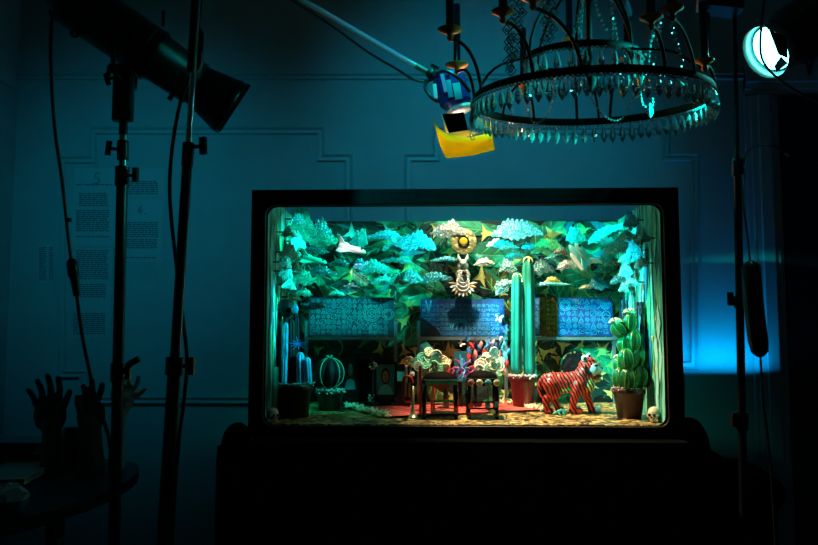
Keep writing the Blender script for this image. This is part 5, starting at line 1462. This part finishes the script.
for (y, d, L, r_) in ((147, (1, -.25, .05), .014, .012), (366, (1, -.3, 0), .012, .018)):
    cl = MB().tube([bl(y - (4 if y < 200 else 9)), bl(y + (19 if y < 200 else 9))], r_, 14).build('clamp_collar', M_BLACKM, t)
    mb = MB(); knob(mb, bl(y) + V((r_, 0, 0)), d, L); mb.build('wing_knob', M_BLACKP, cl)
tripod(t, V((foot.x, foot.y, 0)), None)
t = thing('dimmer_cable', 'black cable with a long inline dimmer, strapped along the nearer leaning stand', 'cable', P(196, 28, 1.6))
MB().tube(smooth_path([P(203, -20, 1.60), P(200, 10, 1.6), P(198, 30, 1.6)], 5), .0035, 8).build('cord', M_RUBBER, t)
MB().tube([P(198, 27, 1.6), P(197, 33, 1.6), P(196, 60, 1.6), P(194.5, 69, 1.6), P(194, 73, 1.6)], [.006, .0155, .0165, .012, .005], 14).build('inline_dimmer', M_BLACKP, t)
MB().tube(smooth_path([P(193, 72, 1.6), P(181, 100, 1.61), P(172, 150, 1.61), P(170, 200, 1.61), P(177, 270, 1.61), P(183, 320, 1.61), P(187, 360, 1.61), P(184, 400, 1.61), P(178, 450, 1.6), P(172, 540, 1.6), V((foot.x + .03, 1.58, .3))], 6), .0042, 8).build('cord', M_RUBBER, t)

# right stand
Y3 = 2.30
def cl_(py): return P(734 + 9 * (py + 0) / 470, py, Y3)
A, B = cl_(-40), cl_(460); dv = (B - A).normalized(); foot = A + dv * ((A.z - .1) / -dv.z)
t = thing('light_stand', 'slim black light stand to the right of the display box', 'light stand', (foot.x, foot.y, 0))
MB().tube([cl_(-40), cl_(158)], .0065, 12).build('upper_pole', M_BLACKM, t)
MB().tube([cl_(12), cl_(150)], [.0022, .0022], 6).build('chrome_strip', M_CHROME, t)
MB().tube([cl_(158), foot + V((0, 0, .04))], .0115, 14).build('lower_pole', M_BLACKM, t)
MB().tube([cl_(162), cl_(176)], .017, 14).build('clamp_collar', M_BLACKM, t)
for s in (-1, 1): MB().box(cl_(161) + V((s * .012, -.008, 0)), (.010, .008, .010)).build('chrome_bolt', M_CHROME, t)
cl = MB().tube([cl_(296), cl_(308)], .016, 14).build('clamp_collar', M_BLACKM, t)
mb = MB(); knob(mb, cl_(299), (-1, -.1, 0), .02, .005, .012); mb.build('wing_knob', M_BLACKP, cl)
mb = MB(); knob(mb, cl_(420), (-1, -.3, .05), .02, .006, .012); cl = MB().tube([cl_(412), cl_(430)], .017, 14).build('clamp_collar', M_BLACKM, t); mb.build('wing_knob', M_BLACKP, cl)
MB().lathe((foot.x, foot.y, 0), [(.085, 0), (.088, .01), (.08, .022), (.02, .03), (.016, .06)], 24).build('round_base', M_BLACKM, t)
# black head on top of it
t = thing('lamp_head', 'black lamp head with a pinkish metal corner, left of the lit lamp', 'lamp head', cl_(8))
Rl = Matrix.Rotation(.12, 3, 'Y')
MB().rbox(P(722, 3, Y3 - .03), (.11, .08, .055), .015, Rl).build('housing', M_BLACKM, t)
MB().tube([P(706, 14, Y3 - .03), P(705, 60, Y3 - .04)], .011, 10).build('handle_tube', M_BLACKM, t)
MB().box(P(699, 5, Y3 - .07), (.010, .02, .035), Rl).build('bare_metal_corner', mat('warm_bare_metal', (.8, .6, .5), .3, metal=.7), t)
# cable arc and long transformer
t = thing('transformer_cable', 'black cable with a long rounded inline transformer hanging by the right stand', 'cable', P(755, 262, 2.2))
MB().tube(smooth_path([cl_(165) + V((.012, -.02, 0)), P(747, 152, 2.24), P(756, 146, 2.22), P(768, 145, 2.2), P(778, 148, 2.2), P(789, 155, 2.2)], 6), .0022, 6).build('cord_arc', M_RUBBER, t)
MB().tube([P(785, 153, 2.2), P(789, 155.5, 2.2)], .0035, 6).build('connector', M_STEEL, t)
MB().tube(smooth_path([cl_(170) + V((.014, -.02, 0)), P(743, 200, 2.24), P(748, 240, 2.22), P(750, 262, 2.2)], 6), .003, 6).build('cord', M_RUBBER, t)
MB().tube([P(750, 261, 2.2), P(751, 266, 2.2), P(753, 300, 2.2), P(758, 340, 2.2), P(760, 352, 2.2), P(760.5, 357, 2.2)], [.010, .025, .026, .026, .022, .008], 16).build('transformer', M_BLACKP, t)
MB().tube(smooth_path([P(755, 262, 2.18), P(755.5, 248, 2.18), P(757, 240, 2.18), P(758, 262, 2.19)], 5), .0014, 5).build('tie_loop', M_STEEL, t)
MB().tube(smooth_path([P(760.5, 356, 2.2), P(763, 400, 2.2), P(768, 440, 2.22), P(774, 520, 2.25), V((P(776, 520, 2.25).x, 2.25, .05))], 6), .003, 6).build('cord', M_RUBBER, t)

# ---------------------------------------------------------------- boom arm and clip lamp
YL = 2.62
t = thing('lighting_boom', 'bright steel boom pole slanting in from the top towards the clip lamp', 'boom', P(427, 73, YL))
b0, b1 = P(255, -28, 2.40), P(428, 73, YL)
MB().tube([b0, b1], .0085, 14).build('tube', mat('bright_boom_metal', (.90, .86, .88), .4, metal=.2), t)
MB().tube([b1 + (b1 - b0).normalized() * -.05, b1], .0105, 12).build('end_sleeve', M_STEEL, t)
cp = thing('boom_cable', 'black cable drooping under the steel boom arm to the clip lamp', 'cable', b0)
MB().tube(smooth_path([P(258, -20, 2.38), P(300, 5, 2.42), P(335, 28, 2.48), P(368, 52, 2.52), P(395, 68, 2.56), P(415, 80, 2.6), P(429, 81, YL), P(437, 76, YL), P(444, 76, YL)], 6), .0042, 8).build('cord', M_RUBBER, cp)
t = thing('clip_lamp', 'blue clip-on work lamp with black barn door over a yellow gel, at boom end', 'work lamp', P(452, 92, YL))
M_BLUH = mat('blue_lamp_enamel', (.01, .045, .32), .25, metal=.3); M_WHM = mat('white_heat_metal', (.85, .80, .85), .35)
q1, q2 = P(447, 74, YL), P(458, 110, YL); la = (q2 - q1).normalized(); Rl = align(la, V((0, 1, 0)))
LL = (q2 - q1).length
mb = MB(); mb.lathe(q1, [(.030, 0), (.050, .006), (.056, .02), (.054, LL * .8), (.036, LL * .97), (.03, LL)], 8, Rl, smooth=False); mb.build('housing', M_BLUH, t)
def strip(x0, y0, x1, y1, w_, dy, name, m):
    a = P(x0, y0, YL - dy); b = P(x1, y1, YL - dy); d = (b - a)
    MB().box((a + b) / 2, (w_, .004, d.length), align(d, V((0, 1, 0)))).build(name, m, t)
strip(434.5, 84, 436, 98, .012, .052, 'white_side_strip', M_WHM); strip(442, 74, 446, 92, .012, .058, 'white_side_strip', M_WHM)
strip(448, 80, 451, 97, .016, .058, 'cyan_panel', mat('cyan_panel', (.05, .6, .65), .3)); strip(456, 83, 459, 99, .024, .058, 'cyan_panel', bpy.data.materials['cyan_panel'])
mb = MB()
mb.tube(smooth_path([P(437, 74, YL - .04), P(445, 71, YL - .065), P(458, 78, YL - .075), P(470, 92, YL - .05)], 5), .006, 8); mb.tube(smooth_path([P(432, 76, YL), P(425, 86, YL - .01), P(430, 96, YL - .02), P(438, 102, YL - .04)], 5), .006, 8)
mb.build('yoke', M_BLACKM, t)
mb = MB(); mb.tube([P(428, 72, YL), P(436, 76, YL)], .014, 12); mb.ball(P(431, 74, YL - .012), .018, 10, 8); mb.build('clamp', M_BLACKM, t)
mb = MB(); knob(mb, P(433, 71, YL - .015), (.5, -.3, 1), .01, .005, .009); mb.build('wing_knob', M_BLACKP, t)
MB().lathe(P(459, 107, YL), [(.040, 0), (.044, .006), (.044, .016), (.036, .020)], 24, Rl).build('white_collar', M_WHM, t)
# barn doors
def quad(ps, Y, th, name, m, par):
    pts = [P(x, y, YY) for (x, y), YY in zip(ps, Y)]
    return MB().plate(pts, V((0, th, 0))).build(name, m, par)
quad([(442, 114), (464, 112), (468, 130), (449, 133)], [YL - .055, YL - .055, YL - .07, YL - .07], .003, 'barn_door', MB_BLACK, t)
quad([(441, 114), (443, 114), (450, 134), (446, 132)], [YL - .055, YL - .05, YL - .07, YL - .02], .002, 'barn_door', M_WHM, t)
quad([(449, 133), (468, 130), (478, 133), (462, 138), (449, 137)], [YL - .07, YL - .07, YL - .05, YL - .06, YL - .07], .003, 'reflector_flap', M_WHM, t)
# yellow gel: curved sheet
mg = bpy.data.materials.new('yellow_gel'); mg.use_nodes = True
nt = mg.node_tree; nt.nodes.clear(); out = nt.nodes.new('ShaderNodeOutputMaterial'); ms = nt.nodes.new('ShaderNodeMixShader'); tr = nt.nodes.new('ShaderNodeBsdfTranslucent'); df = nt.nodes.new('ShaderNodeBsdfDiffuse')
tr.inputs[0].default_value = (1., .80, .02, 1); df.inputs[0].default_value = (.95, .76, .02, 1); ms.inputs[0].default_value = .65
nt.links.new(tr.outputs[0], ms.inputs[1]); nt.links.new(df.outputs[0], ms.inputs[2]); nt.links.new(ms.outputs[0], out.inputs[0])
top_e = [(431, 117, .01), (437, 127, -.03), (447, 134, -.07), (460, 137, -.085), (472, 137, -.08), (484, 134, -.06), (492, 133, -.03)]
bot_e = [(434, 121, .01), (440, 146, -.02), (446, 158, -.055), (460, 157, -.065), (474, 155, -.06), (486, 152, -.045), (495, 150, -.02)]
q = []; n_ = len(top_e)
for (x0, y0, d0), (x1, y1, d1) in zip(top_e, bot_e):
    for f in (0, .5, 1): q.append(P(x0 + (x1 - x0) * f, y0 + (y1 - y0) * f, YL + (d0 + (d1 - d0) * f) - (.012 if f == .5 else 0)))
fs = []
for i in range(n_ - 1):
    for j in range(2): fs.append((i * 3 + j, i * 3 + j + 1, i * 3 + j + 4, i * 3 + j + 3))
mb = MB(); mb.add(q, fs, 0, True); gel = mb.build('yellow_gel', mg, t)
so = gel.modifiers.new('solid', 'SOLIDIFY'); so.thickness = .0006
bulb = MB().tube([P(455, 113, YL), P(458, 121, YL)], [.012, .016], 12).build('bulb', emis('warm_bulb', (1, .86, .62), 14), t)
mb = MB(); mb.tube(smooth_path([P(470, 128, YL - .08), P(472, 134, YL - .085), P(475, 139, YL - .085), P(471, 139, YL - .085), P(470, 133, YL - .085)], 4), .0014, 5); mb.build('wire_clip', M_CHROME, t)

# ---------------------------------------------------------------- lit lamp top right
t = thing('fresnel_lamp', 'black lamp glowing bright cyan at the upper right corner', 'lamp', P(790, 30, 2.2))
m0 = P(773, 48, 2.12); m1 = P(850, 2, 2.20); la = (m1 - m0).normalized(); Rf = align(la, V((0, 1, 0)))
rf_ = .066
MB().lathe(m0, [(rf_ * .98, 0), (rf_, .0), (rf_ * 1.04, .02), (rf_ * 1.04, .06), (rf_ * 1.25, .075), (rf_ * 1.35, .22), (rf_ * 1.1, .26), (rf_ * .3, .27)], 28, Rf).build('lamp_body', M_BLACKM, t)
hood = MB()
nn = 28; q = []
for k in range(nn):
    a = 2 * PI * k / nn; d = Rf @ V((math.cos(a), math.sin(a), 0)); q += [m0 + d * rf_ * 1.02, m0 - la * .030 + d * rf_ * 1.10]
hood.add(q, [(2 * k, 2 * ((k + 1) % nn), 2 * ((k + 1) % nn) + 1, 2 * k + 1) for k in range(nn)], 0, True)
ho = hood.build('hood', mat('cyan_lit_tin', (.35, .4, .4), .4, metal=.5), t); so = ho.modifiers.new('solid', 'SOLIDIFY'); so.thickness = .002
MB().lathe(m0 - la * .004, [(rf_ * .92, -.0), (rf_ * .6, -.008), (rf_ * .05, -.012)][::-1], 24, Rf).build('lens', emis('glowing_cyan_lens', (.10, .95, .85), 22), t)
dn = MB()
d1 = Rf @ V((0, 1, 0)); d2 = Rf @ V((1, 0, 0))
toR = (P(800, 60, 2.12) - P(770, 30, 2.12)).normalized()
dn.plate([P(769, 30, 2.03), P(786, 36, 2.03), P(788, 58, 2.04), P(778, 54, 2.04)], V((.002, .004, 0))); dn.build('barn_door', M_BLACKM, t)
dn = MB(); dn.plate([P(764, 25, 2.06), P(776, 23, 2.06), P(787, 34, 2.05), P(770, 31, 2.05)], V((.002, .004, 0))); dn.build('barn_door', mat('teal_lit_tin', (.1, .25, .25), .4), t)  # teal light of the lens put into the flap colour
dn = MB(); dn.plate([P(774, 66, 2.05), P(781, 56, 2.05), P(788, 63, 2.08), P(776, 72, 2.08)], V((.002, .004, 0))); dn.build('barn_door', bpy.data.materials['teal_lit_tin'], t)
MB().tube([m0 + la * .12 + V((0, 0, -.08)), m0 + la * .12 + V((0, -.02, -.13)), m0 + la * .16 + V((0, 0, -.08))], .006, 8).build('yoke', M_BLACKM, t)
o = MB().tube(smooth_path([V((P(772, -15, 1.9).x, 1.9, ZC)), P(770, -60, 1.9), P(766, -15, 1.9), P(762, 20, 1.9), P(760.5, 50, 1.9), P(766, 66, 1.9), P(780, 80, 1.9), P(800, 93, 1.9), P(835, 110, 1.9)], 7), .0030, 7).build('thin_cable', M_RUBBER, None, P(762, 20, 1.9))
tag(o, 'thin black cable crossing in front of the glowing cyan lamp', 'cable')

# ---------------------------------------------------------------- papers taped to the wall
def sheet(x0, y0, x1, y1, lab, blocks, mark=None, Y=WY - .0012):
    a = P(x0, y1, Y); b = P(x1, y0, Y)
    t = thing('paper_sheet', lab, 'paper', V(((a.x + b.x) / 2, Y, a.z)), 'papers pinned to the back wall')
    MB().box(((a.x + b.x) / 2, Y, (a.z + b.z) / 2), (b.x - a.x, .0015, b.z - a.z)).build('page', M_PAPER, t)
    rp = random.Random(int(x0 + y0))
    for (u0, v0, u1, v1) in blocks:
        mb = MB(); v = v0
        while v < v1:
            u = u0
            while u < u1 - 1:
                l_ = rp.uniform(1.5, 6); e = min(u1, u + l_); p = P(u, v, Y - .001); q_ = P(e, v + 1.3, Y - .001)
                mb.add([V((p.x, Y - .0009, p.z)), V((q_.x, Y - .0009, p.z)), V((q_.x, Y - .0009, q_.z)), V((p.x, Y - .0009, q_.z))], [(3, 2, 1, 0)])
                u = e + .8
            v += 2.0
        mb.build('printed_text', M_INK, t)
    if mark:
        mb = MB()
        for st in mark: mb.tube([P(u, v, Y - .0012) for u, v in st], .0022, 5)
        mb.build('handwritten_number', M_INKD, t)
five = [[(100, 173), (95.5, 173.5), (95, 178), (98.5, 178), (99.5, 181), (97, 184), (94.5, 183)], [(92.5, 183), (93, 185.5)]]
six = [[(142, 206), (139.5, 208), (138.5, 211.5), (140, 213.5), (142, 212.5), (142, 210), (139.5, 210)], [(145, 213), (145.5, 214.5)]]
sheet(72, 168, 118, 246, 'upper left sheet marked 5 on the back wall, behind the left stand', [(76, 184, 112, 186), (79, 193, 108, 206), (76, 210, 109, 232), (76, 236, 109, 238)], five)
sheet(72, 248, 112, 338, 'long sheet of printed text under the sheet marked 5', [(76, 250, 108, 279), (76, 284, 106, 297), (73, 313, 105, 334)])
sheet(120, 168, 164, 197, 'short sheet of printed lines above the sheet marked 6', [(128, 181, 158, 195)])
sheet(124, 199, 163, 262, 'sheet marked with a handwritten 6 between the two left stands', [(126, 222, 158, 237), (126, 239, 157, 249), (126, 257, 156, 258.5)], six)
sheet(37, 243, 54, 284, 'small narrow sheet at far left beyond the spotlight cable', [(39, 247, 46, 281), (49, 247, 53, 281)])

# ---------------------------------------------------------------- work table at the left with raised hands
TZ2 = CAM.z - .39
t = thing('work_table', 'dark table with a rounded right end in the lower left corner', 'table', (-1.0, 2.0, 0))
xe = P(95, 500, 2.0).x; mb = MB()
pts = []
for k in range(13):
    a = -PI / 2 + PI * k / 12; pts.append(V((xe - .22 + .22 * math.cos(a), 2.10 + .52 * math.sin(a), TZ2 - .03)))
pts += [V((xl + .03, 2.62, TZ2 - .03)), V((xl + .03, 1.58, TZ2 - .03))]
mb.plate(pts, V((0, 0, .03))); mb.build('table_top', mat('dark_blue_lacquer', (.003, .004, .008), .5, var=.3, spec=.2), t)
for x in (xl + .12, xe - .24):
    for y in (1.68, 2.3): MB().lathe((x, y, 0), [(.018, 0), (.024, .2), (.018, .5), (.03, TZ2 - .031)], 12).build('leg', M_WOOD, t)
def on_t(px, py):
    d = RM @ V((px - 409, 272.5 - py, -F)); k = (TZ2 - CAM.z) / d.z; return CAM + d * k
a, b, c, d = on_t(-14, 487), on_t(24, 486), on_t(57, 467), on_t(5, 466.5)
mb = MB(); mb.plate([p + V((0, 0, .002)) for p in (a, b, c, d)], V((0, 0, .004))); o = thing('closed_book', 'flat pale covered book on the dark table at the lower left', 'book', (a + c) / 2)
mb.build('back_cover', mat('book_cover', (.32, .36, .36), .7), o)
mb = MB(); cen = (a + b + c + d) / 4
mb.plate([cen + (p - cen) * .97 + V((0, 0, .006)) for p in (a, b, c, d)], V((0, 0, .010))); mb.build('pages', mat('book_pages', (.3, .3, .28), .8), o)
mb = MB(); mb.plate([p + V((0, 0, .016)) for p in (a, b, c, d)], V((0, 0, .003))); mb.build('front_cover', bpy.data.materials['book_cover'], o)
# crumpled clear bag
c = on_t(4, 512); rb = random.Random(9)
mb = MB(); mb.ball(c + V((0, 0, .030)), (.055, .05, .032), 12, 8, smooth=False)
mb.v = [p + V((rb.uniform(-.007, .007), rb.uniform(-.007, .007), rb.uniform(-.003, .007))) for p in mb.v]
o = mb.build('plastic_bag', mat('crinkled_plastic', (.30, .36, .38), .12, spec=1.), None, c); tag(o, 'crumpled shiny plastic bag at the bottom left edge of the table', 'bag')
# dark case behind book
c = on_t(20, 470); zt = P(20, 439, c.y + .12).z
t = thing('storage_case', 'low black case at far left below the raised hands', 'case', (c.x, c.y + .12, TZ2))
hh = (zt - TZ2)
MB().rbox((P(22, 450, c.y + .12).x, c.y + .12, TZ2 + hh * .40), (.30, .16, hh * .80), .02).build('base', M_BLACKP, t)
MB().rbox((P(22, 450, c.y + .12).x, c.y + .12, TZ2 + hh * .90), (.305, .165, hh * .18), .02).build('lid', M_BLACKP, t)
MB().box((P(35, 455, c.y).x, c.y + .035, TZ2 + hh * .7), (.03, .01, .025)).build('latch', M_STEEL, t)
p = on_t(70, 468)
o = MB().lathe(p, [(.024, 0), (.025, .01), (.025, P(70, 427, p.y).z - p.z - .01), (.022, P(70, 427, p.y).z - p.z)], 20).build('black_jar', M_BLACKP, None, p); tag(o, 'plain black cylinder standing between the two left hands', 'jar')

# hands
def hand(name, lab, Y, wrist, palm, fingers, thumb, elbow, mskin, fr=6.2, cup=.10, wr=9.5):
    """open hand from joint pixels; every finger is its own bent, tapering chain out of the palm"""
    u = PX(1, Y)
    base = V((P(*elbow, Y).x, Y, TZ2)) if elbow else None
    t = thing(name, lab, 'hand', base)
    mb = MB()
    def ch_(pts, rs, n=6):
        for i in range(len(pts) - 1):
            for k in range(n + 1):
                f = k / n; mb.ball(pts[i].lerp(pts[i + 1], f), (rs[i] + (rs[i + 1] - rs[i]) * f), 12, 8)
    w = P(*wrist, Y); pc = P(*palm[0], Y - .004)
    pw, ph, ang = palm[1] * u, palm[2] * u, palm[3]
    Rp = Matrix.Rotation(ang, 3, 'Y')
    # palm slab with heel pads
    for (dx, dz, rx, rz) in ((0, 0, 1, 1), (-.35, -.3, .55, .62), (.35, -.3, .55, .62), (0, .35, .92, .55)):
        mb.ball(pc + Rp @ V((dx * pw, 0, dz * ph)), (pw * rx, 3.4 * u if dz == 0 else 4.3 * u, ph * rz), 18, 12, Rp)
    for (k, f) in enumerate(fingers):
        (x0, y0), (x1, y1), sc = f
        r = fr / 2 * u * sc; a = P(x0, y0, Y); b = P(x1, y1, Y - cup * .12)
        m1_ = a.lerp(b, .45) + V((0, .006, 0)); m2_ = a.lerp(b, .74) + V((0, .003, 0))
        b2 = b + V((0, -.006, 0))
        ch_([pc + (a - pc) * .7, a, m1_, m2_, b2], [r * 1.05, r * 1.08, r, r * .93, r * .82])
    (x0, y0), (xm, ym), (x1, y1), sc = thumb
    r = fr / 2 * u * sc
    ch_([P(x0, y0, Y - .006), P(xm, ym, Y - .012), P(x1, y1, Y - .016)], [r * 1.5, r * 1.15, r * .9])
    # wrist and forearm
    d = (base - w)
    ch_([pc.lerp(w, .6), w, w + d * .35, base + V((0, 0, .012))], [wr * u, wr * u, wr * 1.08 * u, wr * 1.25 * u], 9)
    organic(mb, 'hand_and_forearm', mskin, t, voxel=.0032, smooth=3)
    # sleeve / cuff
    return t
M_GLV = mat('dark_skin_tone', (.09, .065, .055), .6, var=.15, scale=60)
YH = 2.36
hand('raised_hand', 'leftmost raised open hand with spread fingers above the dark table', YH, (52, 432), ((50, 415), 17.5, 17, 0), 
     [((36, 404), (29, 390), .98), ((43, 401), (38.5, 381), 1.08), ((51, 399), (48.5, 375.5), 1.12), ((59, 401), (59, 378), 1.08)], ((58, 414), (65, 403), (69.5, 392), 1.1), (52, 470), M_GLV)
hand('raised_hand', 'middle raised open hand, fingertips just left of the thick left pole', YH, (90, 430), ((91, 415), 15.0, 17, .1),
     [((81, 402), (78, 397), 1.05), ((85.5, 400), (84, 386), 1.05), ((90, 399), (92.5, 380), 1.1), ((96, 402), (103, 384.5), 1.12)], ((82, 414), (80, 408), (77, 402), 1.1), (91, 470), M_GLV, wr=11)
hand('raised_hand', 'paler raised hand right of the thick left pole, fingers spread against the wall', YH + .06, (119, 417), ((125, 401), 9.5, 10, .45),
     [((124, 394), (122, 380), .95), ((129, 393), (128.5, 380.5), .95), ((132, 394), (139.5, 377), .98), ((134, 398), (145.5, 389), .95)], ((117, 404), (114, 398), (113, 391), 1.0), (116, 468), M_PSKIN, fr=5.2, wr=6.8)

# black bags at the right of the box
mb = MB()
c = P(693, 436, 2.45)
t = thing('equipment_bag', 'black padded equipment bag slumped to the right of the display box', 'bag', (P(735, 500, 2.5).x, 2.5, 0))
def e3(px, py, Y, rx, ry, rz): mb.ball(P(px, py, Y), (rx, ry, rz), 16, 10)
e3(692, 446, 2.60, .050, .09, .085); e3(690, 442, 2.60, .050, .09, .080); e3(700, 475, 2.6, .10, .12, .085); e3(730, 485, 2.6, .13, .13, .085); e3(762, 492, 2.58, .068, .1, .055)
mb.box((P(734, 500, 2.6).x, 2.62, P(725, 500, 2.6).z / 2), (.20, .24, P(725, 495, 2.6).z))
organic(mb, 'bag_body', M_CLOTH, t, voxel=.009, smooth=4)
MB().tube(smooth_path([P(708, 470, 2.49), P(720, 462, 2.50), P(740, 466, 2.50), P(755, 478, 2.49)], 5), .006, 8).build('carry_strap', M_CLOTH, t)
t = thing('amplifier_case', 'black rounded case left of the display box against the cloth', 'case', (P(232, 480, 2.5).x, 2.55, 0))
zt = P(232, 426, 2.44).z
MB().rbox((P(233, 430, 2.5).x, 2.55, zt * .47), (.085, .22, zt * .94), .03).build('case_body', M_CLOTH, t)
MB().ball((P(233, 430, 2.5).x, 2.55, zt * .94), (.042, .105, zt * .06), 20, 10).build('padded_top', M_CLOTH, t)
MB().tube(bez((P(227, 430, 2.44).x, 2.44, zt * .9), (P(227, 430, 2.44).x, 2.42, zt * .8), (P(240, 430, 2.44).x, 2.42, zt * .8), (P(240, 430, 2.44).x, 2.44, zt * .9), 8), .005, 6).build('handle', M_RUBBER, t)
# ---------------------------------------------------------------- light
def spot(name, loc, target, col, power, size, blend, rad=.02):
    l = bpy.data.lights.new(name, 'SPOT'); l.color = col; l.energy = power; l.spot_size = math.radians(size); l.spot_blend = blend; l.shadow_soft_size = rad
    o = bpy.data.objects.new(name, l); COL.objects.link(o); o.location = loc
    o.rotation_euler = (V(target) - V(loc)).to_track_quat('-Z', 'Y').to_euler(); return o
def area(name, loc, target, col, power, sx, sy):
    l = bpy.data.lights.new(name, 'AREA'); l.color = col; l.energy = power; l.shape = 'RECTANGLE'; l.size = sx; l.size_y = sy
    o = bpy.data.objects.new(name, l); COL.objects.link(o); o.location = loc
    o.rotation_euler = (V(target) - V(loc)).to_track_quat('-Z', 'Y').to_euler(); return o
TEAL = (.0, .78, .66); BLUE = (.0, .38, 1.); WARM = (1., .76, .44)
# warm clip lamp shining down into the box
spot('clip_lamp_beam', P(460, 128, YL + .03), P(555, 412, 2.70), WARM, 105, 70, .8, .02)
spot('clip_lamp_upper_beam', P(460, 128, YL + .03), P(485, 240, YB), (1., .82, .52), 15, 66, .9, .02)
spot('added_shuttle_accent', (-.2, 1.2, 2.5), P(352, 249, 2.79), (1, 1, .95), 160, 3.4, .5, .01)  # added narrow white spot from the front, no fixture, brightens the white shuttle
# light of the same lamp falling on its gel and up at the chandelier pans
spot('clip_lamp_gel_glow', P(461, 139, YL + .03), P(463, 147, YL - .07), (1., .85, .5), 1.6, 155, .5, .01)
spot('clip_lamp_upward_glow', P(470, 110, YL - .09), P(570, 20, 2.0), (1., .42, .15), 5, 110, .8, .01)
# glowing cyan lamp, upper right, crossing to the left end of the box
spot('cyan_lamp_beam', m0 - la * .06, P(336, 306, 2.85), TEAL, 300, 29, .35, .02)
spot('cyan_lamp_spill', m0 - la * .06, P(590, 66, 2.12), (.0, .9, .8), 45, 42, .6, .04)
# tubular spotlight from the left, to the right end of the box
spot('tubular_spot_beam', Sb + ax * .03, P(608, 319, 2.95), (.0, .76, .72), 250, 31, .35, .02)
# added teal fill from overhead on the painted jungle wall, no fixture
spot('overhead_fill', (.08, 2.50, 2.55), P(470, 250, YB), (.0, .84, .58), 28, 74, .9, .03)
# teal wash over the back wall from above
spot('wall_wash', (.0, 1.5, 2.95), P(480, 165, WY), (.0, .36, .56), 105, 52, 1., .15)
spot('wall_wash_left', (-1.15, 2.2, 2.3), P(150, 225, WY), (.0, .33, .52), 30, 78, 1., .15)
l = area('blue_wall_glow', P(722, 370, 3.60), P(722, 370, 3.60) + V((0, .25, 1)), BLUE, 1.6, .36, .02)
